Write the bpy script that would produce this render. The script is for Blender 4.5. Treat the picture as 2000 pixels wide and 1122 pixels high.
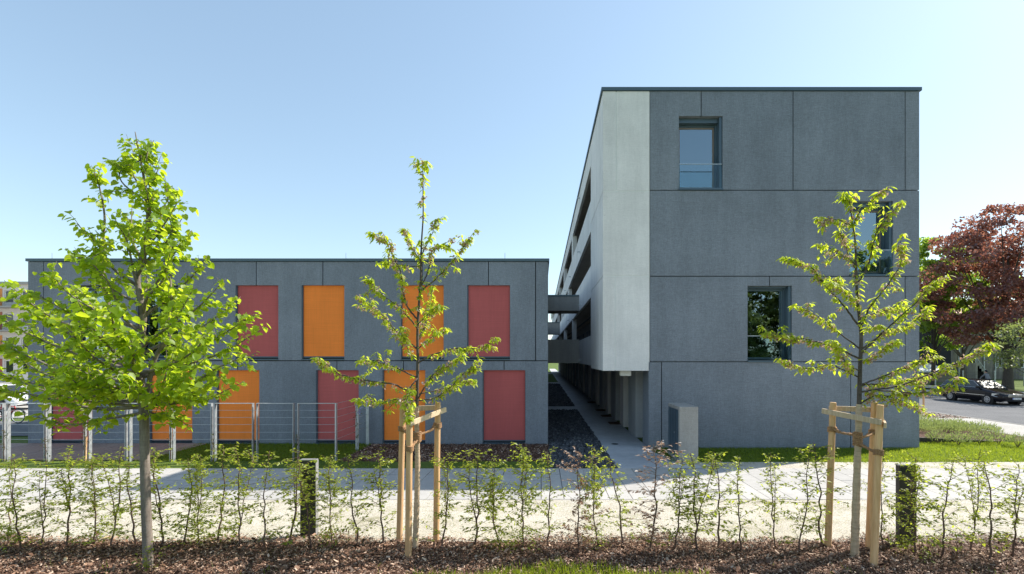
import bpy, bmesh, math, random
import numpy as np
from mathutils import Vector, Matrix

R = math.radians
for _o in list(bpy.data.objects):
    bpy.data.objects.remove(_o)
SC = bpy.context.scene
COL = SC.collection

# ------------------------------------------------------------------ camera
EYE = 3.09          # metres above the buildings' ground level
FPX = 944.4         # focal length in pixels of the 2000 px wide photograph (17 mm shift lens)
VX, VY = 1057.0, 698.0
cd = bpy.data.cameras.new('camera')
cd.sensor_width = 36.0
cd.sensor_fit = 'HORIZONTAL'
cd.lens = 17.0
cd.shift_x = -(VX - 1000.0) / 2000.0
cd.shift_y = (VY - 561.0) / 2000.0
cd.clip_start = 0.05
cd.clip_end = 3000.0
cam = bpy.data.objects.new('camera', cd)
cam.location = (0, 0, EYE)
cam.rotation_euler = (R(90), 0, 0)
COL.objects.link(cam)
SC.camera = cam

# ------------------------------------------------------------------ sky, sun, exposure
SUN = Vector((11.8, 5.13, 12.24)).normalized()      # towards the sun: right and behind the buildings
elev = math.asin(SUN.z)
w = bpy.data.worlds.new('World')
SC.world = w
w.use_nodes = True
wn = w.node_tree
wn.nodes.clear()
wo = wn.nodes.new('ShaderNodeOutputWorld')
bg = wn.nodes.new('ShaderNodeBackground')
sk = wn.nodes.new('ShaderNodeTexSky')
sk.sky_type = 'NISHITA'
sk.sun_disc = False
sk.sun_elevation = elev
sk.sun_rotation = math.atan2(SUN.x, SUN.y)
sk.altitude = 100.0
sk.air_density = 1.0
sk.dust_density = 0.5
sk.ozone_density = 1.3
bg.inputs['Strength'].default_value = 0.15
gm = wn.nodes.new('ShaderNodeGamma')          # the photograph's softer sky contrast, over the whole sky alike
gm.inputs['Gamma'].default_value = 0.68
wn.links.new(sk.outputs[0], gm.inputs['Color'])
wb = wn.nodes.new('ShaderNodeMix')            # white balance of the whole sky
wb.data_type = 'RGBA'
wb.blend_type = 'MULTIPLY'
wb.inputs[0].default_value = 1.0
wb.inputs[7].default_value = (0.93, 1.0, 0.985, 1.0)
wn.links.new(gm.outputs[0], wb.inputs[6])
wn.links.new(wb.outputs[2], bg.inputs['Color'])
wn.links.new(bg.outputs[0], wo.inputs[0])
sl = bpy.data.lights.new('sun', 'SUN')
sl.energy = 3.3
sl.angle = R(0.53)
sl.color = (1.0, 0.93, 0.83)
so = bpy.data.objects.new('sun', sl)
so.rotation_euler = (-SUN).to_track_quat('-Z', 'Y').to_euler()
so.location = (30, 20, 40)
COL.objects.link(so)
SC.view_settings.view_transform = 'Standard'
SC.view_settings.look = 'None'
SC.view_settings.gamma = 1.0
SC.view_settings.exposure = 1.33
SC.view_settings.use_curve_mapping = False


# ------------------------------------------------------------------ helpers
def PX(px, d):
    return (px - VX) * d / FPX


def PZ(py, d):
    return EYE - (py - VY) * d / FPX


def P(px, py, d):
    return Vector((PX(px, d), d, PZ(py, d)))


def gz(d):
    """height of the ground at distance d in front of the camera"""
    if d >= 10.5:
        return 0.0
    if d >= 7.55:
        t = (10.5 - d) / 2.95
        return 0.30 * t * t * (3 - 2 * t)
    return 0.30


def on_ground(px, py):
    """point of the ground seen at a place of the photograph"""
    lo, hi = 3.0, 400.0
    for _ in range(60):
        m = (lo + hi) / 2
        if PZ(py, m) > gz(m):
            lo = m
        else:
            hi = m
    return Vector((PX(px, lo), lo, gz(lo)))


def setp(o, label=None, cat=None, group=None, kind=None):
    if label:
        o['label'] = label
    if cat:
        o['category'] = cat
    if group:
        o['group'] = group
    if kind:
        o['kind'] = kind
    return o


def empty(name, loc=(0, 0, 0), label=None, cat=None, group=None, parent=None, rz=0.0):
    o = bpy.data.objects.new(name, None)
    o.empty_display_size = 0.2
    COL.objects.link(o)
    o.location = loc
    o.rotation_euler = (0, 0, rz)
    o.parent = parent
    return setp(o, label, cat, group)


def link(name, me, mat=None, parent=None, loc=None, rot=None, scale=None):
    o = bpy.data.objects.new(name, me)
    COL.objects.link(o)
    if mat is not None and len(me.materials) == 0:
        me.materials.append(mat)
    o.parent = parent
    if loc is not None:
        o.location = loc
    if rot is not None:
        o.rotation_euler = rot
    if scale is not None:
        o.scale = scale
    return o


def copy_tree(o, parent=None, label=None):
    c = o.copy()
    COL.objects.link(c)
    c.parent = parent
    if label:
        c['label'] = label
    for ch in list(o.children):
        copy_tree(ch, c)
    return c


class MB:
    """collects faces; build() links them as one mesh object"""

    def __init__(self):
        self.v = []
        self.f = []

    def face(self, pts):
        b = len(self.v)
        self.v += [tuple(p) for p in pts]
        self.f.append(list(range(b, b + len(pts))))

    def box(self, x0, x1, y0, y1, z0, z1):
        b = len(self.v)
        self.v += [(x0, y0, z0), (x1, y0, z0), (x1, y1, z0), (x0, y1, z0),
                   (x0, y0, z1), (x1, y0, z1), (x1, y1, z1), (x0, y1, z1)]
        for q in ((0, 3, 2, 1), (4, 5, 6, 7), (0, 1, 5, 4), (1, 2, 6, 5), (2, 3, 7, 6), (3, 0, 4, 7)):
            self.f.append([b + i for i in q])
        return self

    def bar(self, a, c, w, h, up=(0, 0, 1)):
        """a rectangular bar from a to c, w across and h along up"""
        a, c = Vector(a), Vector(c)
        t = (c - a).normalized()
        u = Vector(up)
        if abs(t.dot(u)) > 0.98:
            u = Vector((0, 1, 0))
        s = t.cross(u).normalized()
        u = s.cross(t).normalized()
        b = len(self.v)
        for p in (a, c):
            for i, j in ((-1, -1), (1, -1), (1, 1), (-1, 1)):
                self.v.append(tuple(p + s * (w / 2 * i) + u * (h / 2 * j)))
        for q in ((0, 1, 2, 3), (7, 6, 5, 4), (0, 4, 5, 1), (1, 5, 6, 2), (2, 6, 7, 3), (3, 7, 4, 0)):
            self.f.append([b + i for i in q])
        return self

    def prism(self, pts, axis, a, c):
        """polygon (2-D points) extruded along axis from a to c"""
        n = len(pts)
        b = len(self.v)

        def mk(p, t):
            if axis == 'x':
                return (t, p[0], p[1])
            if axis == 'y':
                return (p[0], t, p[1])
            return (p[0], p[1], t)
        self.v += [mk(p, a) for p in pts] + [mk(p, c) for p in pts]
        self.f.append([b + i for i in range(n)])
        self.f.append([b + n + i for i in reversed(range(n))])
        for i in range(n):
            j = (i + 1) % n
            self.f.append([b + j, b + i, b + n + i, b + n + j])
        return self

    def tube(self, pts, rad, n=8, cap=True):
        pts = [Vector(p) for p in pts]
        if not hasattr(rad, '__len__'):
            rad = [rad] * len(pts)
        b = len(self.v)
        u = None
        for i, p in enumerate(pts):
            t = (pts[min(i + 1, len(pts) - 1)] - pts[max(i - 1, 0)])
            t = t.normalized() if t.length > 1e-9 else Vector((0, 0, 1))
            if u is None:
                u = t.orthogonal().normalized()
            else:
                u = (u - t * u.dot(t))
                u = u.normalized() if u.length > 1e-6 else t.orthogonal().normalized()
            s = t.cross(u)
            for k in range(n):
                a = 2 * math.pi * k / n
                self.v.append(tuple(p + (u * math.cos(a) + s * math.sin(a)) * rad[i]))
        for i in range(len(pts) - 1):
            for k in range(n):
                k2 = (k + 1) % n
                self.f.append([b + i * n + k, b + i * n + k2, b + (i + 1) * n + k2, b + (i + 1) * n + k])
        if cap:
            self.f.append([b + k for k in reversed(range(n))])
            e = b + (len(pts) - 1) * n
            self.f.append([e + k for k in range(n)])
        return self

    def cyl(self, a, c, r, n=12):
        return self.tube([a, c], r, n)

    def torus(self, c, R1, r, axis='x', n=28, m=8):
        b = len(self.v)
        for i in range(n):
            a = 2 * math.pi * i / n
            for j in range(m):
                q = 2 * math.pi * j / m
                rr = R1 + r * math.cos(q)
                h = r * math.sin(q)
                x, y = rr * math.cos(a), rr * math.sin(a)
                if axis == 'x':
                    self.v.append((c[0] + h, c[1] + x, c[2] + y))
                else:
                    self.v.append((c[0] + x, c[1] + h, c[2] + y))
        for i in range(n):
            for j in range(m):
                i2, j2 = (i + 1) % n, (j + 1) % m
                self.f.append([b + i * m + j, b + i2 * m + j, b + i2 * m + j2, b + i * m + j2])
        return self

    def mesh(self, name, smooth=False, fix=True):
        me = bpy.data.meshes.new(name)
        me.from_pydata(self.v, [], self.f)
        if fix:
            bm = bmesh.new()
            bm.from_mesh(me)
            bmesh.ops.recalc_face_normals(bm, faces=bm.faces)
            bm.to_mesh(me)
            bm.free()
        if smooth:
            me.polygons.foreach_set('use_smooth', [True] * len(me.polygons))
        me.update()
        return me

    def build(self, name, mat, parent=None, smooth=False, loc=None, bevel=0.0, seg=2, rot=None):
        me = self.mesh(name, smooth)
        if bevel:
            bm = bmesh.new()
            bm.from_mesh(me)
            bmesh.ops.remove_doubles(bm, verts=bm.verts, dist=1e-5)
            ed = [e for e in bm.edges if len(e.link_faces) == 2 and e.calc_face_angle(0) > 0.5]
            bmesh.ops.bevel(bm, geom=ed, offset=bevel, segments=seg, profile=0.5, affect='EDGES')
            bm.to_mesh(me)
            bm.free()
        return link(name, me, mat, parent, loc, rot)


def cut_sheet(rect, holes, t0, t1, axis='y', mb=None):
    """a slab [a0,a1]x[z0,z1] with rectangular holes, t0..t1 thick along axis"""
    mb = mb or MB()
    a0, a1, z0, z1 = rect
    hs = [(max(h[0], a0), min(h[1], a1), max(h[2], z0), min(h[3], z1)) for h in holes]
    hs = [h for h in hs if h[1] > h[0] + 1e-6 and h[3] > h[2] + 1e-6]
    As = sorted({a0, a1, *[h[0] for h in hs], *[h[1] for h in hs]})
    Zs = sorted({z0, z1, *[h[2] for h in hs], *[h[3] for h in hs]})

    def solid(i, j):
        if i < 0 or j < 0 or i >= len(As) - 1 or j >= len(Zs) - 1:
            return False
        ca, cz = (As[i] + As[i + 1]) / 2, (Zs[j] + Zs[j + 1]) / 2
        return not any(h[0] < ca < h[1] and h[2] < cz < h[3] for h in hs)

    def pt(a, t, z):
        return (a, t, z) if axis == 'y' else (t, a, z)
    idx = {}

    def V(i, j, t):
        k = (i, j, t)
        if k not in idx:
            idx[k] = len(mb.v)
            mb.v.append(pt(As[i], t, Zs[j]))
        return idx[k]
    for i in range(len(As) - 1):
        for j in range(len(Zs) - 1):
            if not solid(i, j):
                continue
            mb.f.append([V(i, j, t0), V(i + 1, j, t0), V(i + 1, j + 1, t0), V(i, j + 1, t0)])
            mb.f.append([V(i, j + 1, t1), V(i + 1, j + 1, t1), V(i + 1, j, t1), V(i, j, t1)])
            for (di, dj, e) in ((-1, 0, ((i, j), (i, j + 1))), (1, 0, ((i + 1, j), (i + 1, j + 1))),
                                (0, -1, ((i, j), (i + 1, j))), (0, 1, ((i, j + 1), (i + 1, j + 1)))):
                if not solid(i + di, j + dj):
                    p, q = e
                    mb.f.append([V(*p, t0), V(*q, t0), V(*q, t1), V(*p, t1)])
    return mb


def scatter(name, tv, tf, pos, frames, mat, parent=None, smooth=False):
    """one mesh of many copies of a small template; frames: (N,3,3) columns = local axes (with scale)"""
    tv = np.asarray(tv, float)
    pos = np.asarray(pos, float)
    frames = np.asarray(frames, float)
    N, K = len(pos), len(tv)
    vs = np.einsum('nij,kj->nki', frames, tv) + pos[:, None, :]
    me = bpy.data.meshes.new(name)
    me.vertices.add(N * K)
    me.vertices.foreach_set('co', vs.reshape(-1).astype(np.float32))
    loops = []
    starts = []
    c = 0
    for q in tf:
        starts.append(c)
        loops += list(q)
        c += len(q)
    L = len(loops)
    lo = (np.asarray(loops)[None, :] + (np.arange(N) * K)[:, None]).reshape(-1)
    st = (np.asarray(starts)[None, :] + (np.arange(N) * L)[:, None]).reshape(-1)
    me.loops.add(N * L)
    me.loops.foreach_set('vertex_index', lo.astype(np.int32))
    me.polygons.add(N * len(tf))
    me.polygons.foreach_set('loop_start', st.astype(np.int32))
    me.update(calc_edges=True)
    if smooth:
        me.polygons.foreach_set('use_smooth', np.ones(N * len(tf), bool))
    return link(name, me, mat, parent)


def nrm(a):
    return a / np.maximum(np.linalg.norm(a, axis=-1, keepdims=True), 1e-9)


def frames_from(axis, normal, sl, sw):
    """leaf frames: local x across, y along axis, z normal"""
    y = nrm(axis)
    x = nrm(np.cross(y, normal))
    z = np.cross(x, y)
    sl = np.asarray(sl)[:, None]
    sw = np.asarray(sw)[:, None]
    return np.stack([x * sw, y * sl, z * sw], axis=2)


# ------------------------------------------------------------------ materials
class N:
    def __init__(self, name):
        self.m = bpy.data.materials.new(name)
        self.m.use_nodes = True
        self.t = self.m.node_tree
        self.t.nodes.clear()
        self.out = self.add('ShaderNodeOutputMaterial')

    def add(self, ty, **kw):
        n = self.t.nodes.new(ty)
        for k, v in kw.items():
            setattr(n, k, v)
        return n

    def link(self, a, b):
        self.t.links.new(a, b)

    def val(self, n, **kw):
        for k, v in kw.items():
            n.inputs[k.replace('_', ' ')].default_value = v
        return n

    def pos(self, scale=(1, 1, 1)):
        g = self.add('ShaderNodeNewGeometry')
        mp = self.add('ShaderNodeMapping')
        mp.inputs['Scale'].default_value = scale
        self.link(g.outputs['Position'], mp.inputs['Vector'])
        return mp.outputs[0]

    def objpos(self, scale=(1, 1, 1)):
        g = self.add('ShaderNodeTexCoord')
        mp = self.add('ShaderNodeMapping')
        mp.inputs['Scale'].default_value = scale
        self.link(g.outputs['Object'], mp.inputs['Vector'])
        return mp.outputs[0]

    def noise(self, vec, scale, detail=4.0, rough=0.55):
        n = self.add('ShaderNodeTexNoise')
        self.val(n, Scale=scale, Detail=detail, Roughness=rough)
        self.link(vec, n.inputs['Vector'])
        return n.outputs['Fac']

    def ramp(self, fac, stops):
        r = self.add('ShaderNodeValToRGB')
        el = r.color_ramp.elements
        while len(el) < len(stops):
            el.new(0.5)
        for e, (p, c) in zip(el, stops):
            e.position = p
            e.color = (*c, 1.0) if len(c) == 3 else c
        self.link(fac, r.inputs[0])
        return r.outputs[0]

    def mix(self, a, b, fac=0.5, mode='MIX'):
        n = self.add('ShaderNodeMix', data_type='RGBA', blend_type=mode)
        for sock, v in ((n.inputs[6], a), (n.inputs[7], b), (n.inputs[0], fac)):
            if hasattr(v, 'node'):
                self.link(v, sock)
            elif isinstance(v, (int, float)):
                sock.default_value = v
            else:
                sock.default_value = (*v, 1.0)
        return n.outputs[2]

    def bump(self, h, strength=0.3, dist=0.01):
        b = self.add('ShaderNodeBump')
        self.val(b, Strength=strength, Distance=dist)
        self.link(h, b.inputs['Height'])
        return b.outputs[0]

    def bsdf(self, col, rough=0.7, normal=None, metal=0.0, spec=0.5):
        p = self.add('ShaderNodeBsdfPrincipled')
        for sock, v in ((p.inputs['Base Color'], col), (p.inputs['Roughness'], rough)):
            if hasattr(v, 'node'):
                self.link(v, sock)
            elif isinstance(v, (int, float)):
                sock.default_value = v
            else:
                sock.default_value = (*v, 1.0)
        p.inputs['Metallic'].default_value = metal
        p.inputs['Specular IOR Level'].default_value = spec
        if normal is not None:
            self.link(normal, p.inputs['Normal'])
        self.link(p.outputs[0], self.out.inputs[0])
        return p


def sc(c, k):
    return tuple(x * k for x in c)


def m_plain(name, col, rough=0.6, metal=0.0, var=0.15, scale=3.0, spec=0.5):
    n = N(name)
    f = n.noise(n.pos(), scale, 5)
    c = n.ramp(f, [(0.3, sc(col, 1 - var)), (0.7, sc(col, 1 + var))])
    r = n.ramp(f, [(0.3, (rough * 0.85,) * 3), (0.7, (min(1, rough * 1.15),) * 3)])
    n.bsdf(c, r, None, metal, spec)
    return n.m


def m_concrete(name, col, streak=0.25, fine=0.25, bump=0.35):
    n = N(name)
    p = n.pos()
    big = n.noise(p, 0.55, 5, 0.6)
    st = n.noise(n.pos((2.2, 2.2, 0.22)), 1.4, 4, 0.6)
    hz = n.noise(n.pos((6, 6, 60)), 1.0, 3, 0.6)
    vt = n.noise(n.pos((60, 60, 6)), 1.0, 3, 0.6)
    fn = n.noise(p, 65.0, 3, 0.7)
    g = n.add('ShaderNodeObjectInfo')
    c = n.ramp(big, [(0.25, sc(col, 0.86)), (0.75, sc(col, 1.13))])
    c = n.mix(c, n.ramp(st, [(0.3, (1 - streak,) * 3), (0.7, (1 + streak * 0.6,) * 3)]), 1.0, 'MULTIPLY')
    c = n.mix(c, n.ramp(hz, [(0.3, (1 - fine,) * 3), (0.7, (1 + fine,) * 3)]), 0.55, 'MULTIPLY')
    c = n.mix(c, n.ramp(vt, [(0.3, (1 - fine,) * 3), (0.7, (1 + fine,) * 3)]), 0.45, 'MULTIPLY')
    c = n.mix(c, n.ramp(fn, [(0.35, (1 - fine,) * 3), (0.7, (1 + fine * 1.3,) * 3)]), 0.8, 'MULTIPLY')
    c = n.mix(c, n.ramp(g.outputs['Random'], [(0, (0.93, 0.935, 0.95)), (1, (1.06, 1.05, 1.04))]), 1.0, 'MULTIPLY')
    pits = n.noise(p, 16.0, 2, 0.5)
    c = n.mix(c, n.ramp(pits, [(0.22, (0.6,) * 3), (0.27, (1, 1, 1))]), 0.7, 'MULTIPLY')
    h = n.mix(fn, hz, 0.5)
    n.bsdf(c, 0.85, n.bump(h, bump, 0.01), 0.0, 0.35)
    return n.m


def m_leaf(name, cols, trans, tfac=0.5, gloss=0.06, rough=0.45):
    """cols / trans: colour stops picked at random for each leaf"""
    n = N(name)
    g = n.add('ShaderNodeNewGeometry')
    k = len(cols) - 1
    c = n.ramp(g.outputs['Random Per Island'], [(i / max(k, 1), x) for i, x in enumerate(cols)])
    k = len(trans) - 1
    t = n.ramp(g.outputs['Random Per Island'], [(i / max(k, 1), x) for i, x in enumerate(trans)])
    d = n.add('ShaderNodeBsdfDiffuse')
    n.link(c, d.inputs[0])
    tr = n.add('ShaderNodeBsdfTranslucent')
    n.link(t, tr.inputs[0])
    mx = n.add('ShaderNodeMixShader')
    mx.inputs[0].default_value = tfac
    n.link(d.outputs[0], mx.inputs[1])
    n.link(tr.outputs[0], mx.inputs[2])
    gl = n.add('ShaderNodeBsdfGlossy')
    gl.inputs['Roughness'].default_value = rough
    gl.inputs[0].default_value = (1, 1, 1, 1)
    m2 = n.add('ShaderNodeMixShader')
    m2.inputs[0].default_value = gloss
    n.link(mx.outputs[0], m2.inputs[1])
    n.link(gl.outputs[0], m2.inputs[2])
    n.link(m2.outputs[0], n.out.inputs[0])
    return n.m


def m_island(name, cols, rough=0.85):
    n = N(name)
    g = n.add('ShaderNodeNewGeometry')
    k = len(cols) - 1
    c = n.ramp(g.outputs['Random Per Island'], [(i / k, x) for i, x in enumerate(cols)])
    n.bsdf(c, rough, None, 0.0, 0.3)
    return n.m


def m_bark(name, a, b, ring=0.0):
    n = N(name)
    p = n.objpos((14, 14, 3.0))
    f = n.noise(p, 2.0, 5, 0.65)
    c = n.ramp(f, [(0.3, a), (0.7, b)])
    h = f
    if ring:
        r = n.noise(n.objpos((3, 3, 26)), 1.6, 3, 0.6)
        c = n.mix(c, n.ramp(r, [(0.35, (0.68,) * 3), (0.6, (1.12,) * 3)]), ring, 'MULTIPLY')
        h = n.mix(f, r, 0.5)
    n.bsdf(c, 0.85, n.bump(h, 0.5, 0.012), 0.0, 0.3)
    return n.m


def m_glass(name, tint=(0.75, 0.85, 0.9), refl=1.0, ior=1.5):
    n = N(name)
    tr = n.add('ShaderNodeBsdfTransparent')
    tr.inputs[0].default_value = (*tint, 1)
    gl = n.add('ShaderNodeBsdfGlossy')
    gl.inputs['Roughness'].default_value = 0.01
    gl.inputs[0].default_value = (refl * .74, refl * .92, refl, 1)
    fr = n.add('ShaderNodeFresnel')
    fr.inputs[0].default_value = ior
    mx = n.add('ShaderNodeMixShader')
    n.link(fr.outputs[0], mx.inputs[0])
    n.link(tr.outputs[0], mx.inputs[1])
    n.link(gl.outputs[0], mx.inputs[2])
    n.link(mx.outputs[0], n.out.inputs[0])
    return n.m


def m_ground(name, stops, scale=1.2, fine=30.0, fstops=None, bump=0.5, bdist=0.02, rough=0.95):
    n = N(name)
    p = n.pos()
    a = n.noise(p, scale, 6, 0.6)
    b = n.noise(p, fine, 4, 0.7)
    c = n.ramp(a, stops)
    c = n.mix(c, n.ramp(b, fstops or [(0.3, (0.75,) * 3), (0.7, (1.25,) * 3)]), 1.0, 'MULTIPLY')
    n.bsdf(c, rough, n.bump(b, bump, bdist), 0.0, 0.25)
    return n.m


def m_wood(name, a, b, k=1.0):
    n = N(name)
    f = n.noise(n.objpos((22 * k, 22 * k, 1.6 * k)), 1.6, 5, 0.6)
    kn = n.noise(n.objpos((5, 5, 3)), 1.5, 2, 0.5)
    g = n.add('ShaderNodeObjectInfo')
    c = n.ramp(f, [(0.3, a), (0.72, b)])
    c = n.mix(c, n.ramp(kn, [(0.2, (0.55, 0.45, 0.38)), (0.3, (1, 1, 1))]), 0.8, 'MULTIPLY')
    c = n.mix(c, n.ramp(g.outputs['Random'], [(0, (0.85, 0.85, 0.87)), (1, (1.1, 1.07, 1.03))]), 1.0, 'MULTIPLY')
    n.bsdf(c, 0.75, n.bump(f, 0.3, 0.004), 0.0, 0.3)
    return n.m


def m_fabric(name, col):
    n = N(name)
    a = n.noise(n.pos((1, 1, 180)), 1.0, 2)
    b = n.noise(n.pos((180, 1, 1)), 1.0, 2)
    c = n.mix(n.ramp(a, [(0.3, sc(col, 0.9)), (0.7, sc(col, 1.08))]),
              n.ramp(b, [(0.3, (0.93,) * 3), (0.7, (1.06,) * 3)]), 1.0, 'MULTIPLY')
    big = n.noise(n.pos((1, 1, 0.4)), 1.2, 3)
    c = n.mix(c, n.ramp(big, [(0.3, (0.93,) * 3), (0.7, (1.05,) * 3)]), 1.0, 'MULTIPLY')
    g = n.add('ShaderNodeObjectInfo')
    c = n.mix(c, n.ramp(g.outputs['Random'], [(0, (0.97, 0.96, 0.96)), (1, (1.05, 1.05, 1.06))]), 1.0, 'MULTIPLY')
    dirt = n.noise(n.pos((7, 7, 0.7)), 1.3, 5, 0.65)
    c = n.mix(c, n.ramp(dirt, [(0.3, (0.92,) * 3), (0.55, (1, 1, 1))]), 0.6, 'MULTIPLY')
    n.bsdf(c, 0.8, n.bump(a, 0.08, 0.004), 0.0, 0.3)
    return n.m


M = {}
M['dark_concrete'] = m_concrete('dark_concrete', (0.205, 0.228, 0.262), 0.09, 0.24, 0.4)
M['light_concrete'] = m_concrete('light_concrete', (0.78, 0.752, 0.725), 0.09, 0.08, 0.15)
M['raw_concrete'] = m_concrete('raw_concrete', (0.34, 0.33, 0.31), 0.14, 0.14, 0.3)
M['soffit'] = m_concrete('soffit', (0.46, 0.39, 0.32), 0.1, 0.1, 0.2)
M['joint'] = m_plain('joint_backing', (0.02, 0.022, 0.025), 0.9)
M['coping'] = m_plain('coping_metal', (0.075, 0.115, 0.14), 0.45, 0.3, 0.08, 1.0)
M['frame'] = m_plain('window_frame_paint', (0.075, 0.115, 0.15), 0.4, 0.2, 0.06, 1.0)
M['brown_frame'] = m_plain('inner_frame_paint', (0.22, 0.17, 0.14), 0.5, 0.0, 0.06, 1.0)
M['orange'] = m_fabric('orange_blind_fabric', (1.0, 0.272, 0.045))
M['red'] = m_fabric('red_blind_fabric', (0.50, 0.115, 0.11))
M['dark_metal'] = m_plain('dark_metal', (0.02, 0.023, 0.027), 0.45, 0.3, 0.1)
M['black'] = m_plain('black_rubber', (0.012, 0.012, 0.013), 0.7)
M['bollard'] = m_plain('bollard_paint', (0.036, 0.033, 0.029), 0.55, 0.0, 0.15, 6.0)
M['bollard_edge'] = m_plain('bollard_edge_metal', (0.34, 0.34, 0.34), 0.5, 0.4, 0.1, 6.0)
M['galv'] = m_plain('galvanised_steel', (0.46, 0.50, 0.52), 0.45, 0.55, 0.14, 8.0)
M['white'] = m_plain('white_paint', (0.78, 0.78, 0.76), 0.5, 0.0, 0.05)
M['room'] = m_plain('room_plaster', (0.62, 0.66, 0.70), 0.9, 0, 0.08, 0.7)
M['rail_blue'] = m_plain('stair_rail_paint', (0.06, 0.14, 0.22), 0.5)
M['glass'] = m_glass('window_glass', (0.66, 0.78, 0.84), 1.0, 3.6)
M['guard_glass'] = m_glass('guard_glass', (0.90, 0.95, 0.96), 1.0, 1.4)
M['door'] = m_plain('door_paint', (0.075, 0.085, 0.10), 0.4, 0.0, 0.1)
M['mat'] = m_plain('doormat_coir', (0.11, 0.06, 0.04), 0.95, 0, 0.3, 30)
M['slab'] = m_concrete('paving_concrete', (0.43, 0.42, 0.40), 0.05, 0.12, 0.25)
M['walk'] = m_concrete('walkway_concrete', (0.46, 0.475, 0.49), 0.1, 0.1, 0.2)
M['sand'] = m_ground('sandy_soil', [(0.27, (0.30, 0.285, 0.18)), (0.38, (0.48, 0.445, 0.37)), (0.6, (0.58, 0.545, 0.475)), (0.75, (0.50, 0.465, 0.39))], 1.1, 46.0, [(0.3, (0.70,) * 3), (0.7, (1.25,) * 3)], 0.8, 0.03)
M['soil'] = m_ground('bark_soil', [(0.3, (0.06, 0.032, 0.023)), (0.7, (0.14, 0.078, 0.055))], 4.0, 45.0, None, 0.9, 0.03)
M['turf'] = m_ground('turf_soil', [(0.3, (0.075, 0.12, 0.018)), (0.7, (0.11, 0.155, 0.028))], 1.5, 40.0)
M['asphalt'] = m_ground('asphalt', [(0.3, (0.115, 0.118, 0.125)), (0.7, (0.16, 0.162, 0.168))], 0.6, 60.0)
M['pave_far'] = m_ground('far_paving', [(0.3, (0.36, 0.345, 0.32)), (0.7, (0.44, 0.425, 0.40))], 0.7, 20.0)
M['gravel_bed'] = m_ground('slate_bed', [(0.3, (0.016, 0.018, 0.022)), (0.7, (0.03, 0.034, 0.04))], 6.0, 25.0,
                           [(0.35, (0.4,) * 3), (0.7, (2.0,) * 3)], 1.0, 0.05)
M['stone'] = m_island('slate_stones', [(0.03, 0.034, 0.04), (0.06, 0.066, 0.075), (0.085, 0.09, 0.1), (0.045, 0.05, 0.058), (0.2, 0.205, 0.21)], 0.65)
M['chip'] = m_island('bark_chips', [(0.045, 0.023, 0.015), (0.20, 0.108, 0.068), (0.10, 0.05, 0.033), (0.36, 0.225, 0.155), (0.07, 0.035, 0.024),
                                    (0.60, 0.45, 0.35), (0.25, 0.135, 0.085), (0.06, 0.03, 0.02)], 0.75)
M['straw'] = m_island('dry_grass', [(0.42, 0.34, 0.18), (0.30, 0.27, 0.12), (0.5, 0.43, 0.28), (0.2, 0.24, 0.06)], 0.9)
M['grass'] = m_leaf('lawn_grass', [(0.075, 0.13, 0.012), (0.12, 0.175, 0.02), (0.09, 0.15, 0.015)],
                    [(0.34, 0.46, 0.025), (0.44, 0.52, 0.035)], 0.5, 0.02)
M['lime_leaf'] = m_leaf('lime_leaves', [(0.11, 0.19, 0.012), (0.15, 0.25, 0.02), (0.19, 0.28, 0.02), (0.12, 0.21, 0.02)],
                        [(0.52, 0.72, 0.02), (0.68, 0.80, 0.04), (0.60, 0.76, 0.03)], 0.58, 0.02)
M['cherry_leaf'] = m_leaf('cherry_leaves', [(0.15, 0.22, 0.015), (0.22, 0.29, 0.025), (0.18, 0.26, 0.02)],
                          [(0.56, 0.74, 0.03), (0.76, 0.84, 0.05), (0.66, 0.80, 0.04)], 0.58, 0.02)
M['blossom'] = m_leaf('faded_blossom', [(0.42, 0.25, 0.17), (0.55, 0.42, 0.34), (0.33, 0.17, 0.10), (0.75, 0.70, 0.68)],
                      [(0.5, 0.30, 0.2), (0.6, 0.45, 0.4)], 0.35, 0.02)
M['hedge_leaf'] = m_leaf('hornbeam_leaves', [(0.10, 0.16, 0.02), (0.16, 0.21, 0.028), (0.20, 0.24, 0.04)],
                         [(0.46, 0.60, 0.03), (0.68, 0.74, 0.07), (0.56, 0.66, 0.05)], 0.55, 0.03)
M['dry_leaf'] = m_leaf('withered_leaves', [(0.22, 0.11, 0.06), (0.30, 0.17, 0.10)], [(0.40, 0.2, 0.1)], 0.4, 0.02)
M['green_leaf'] = m_leaf('green_tree_leaves', [(0.07, 0.14, 0.02), (0.10, 0.18, 0.025), (0.13, 0.20, 0.035)],
                         [(0.44, 0.64, 0.06), (0.56, 0.70, 0.08)], 0.52, 0.04)
M['shade_leaf'] = m_leaf('dark_tree_leaves', [(0.09, 0.13, 0.035), (0.13, 0.17, 0.05)], [(0.2, 0.27, 0.05), (0.25, 0.32, 0.06)], 0.3, 0.03)
M['copper_leaf'] = m_leaf('copper_leaves', [(0.08, 0.032, 0.034), (0.13, 0.055, 0.048), (0.21, 0.10, 0.08), (0.10, 0.038, 0.04)],
                          [(0.44, 0.14, 0.09), (0.56, 0.24, 0.13), (0.34, 0.10, 0.08)], 0.40, 0.06)
M['olive_leaf'] = m_leaf('olive_green_leaves', [(0.08, 0.10, 0.03), (0.12, 0.14, 0.05)], [(0.35, 0.42, 0.1), (0.28, 0.36, 0.08)], 0.4, 0.05)
M['lavender'] = m_leaf('lavender_leaves', [(0.17, 0.22, 0.08), (0.24, 0.28, 0.12), (0.14, 0.2, 0.05)],
                       [(0.44, 0.52, 0.17), (0.4, 0.5, 0.12)], 0.35, 0.03)
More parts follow.
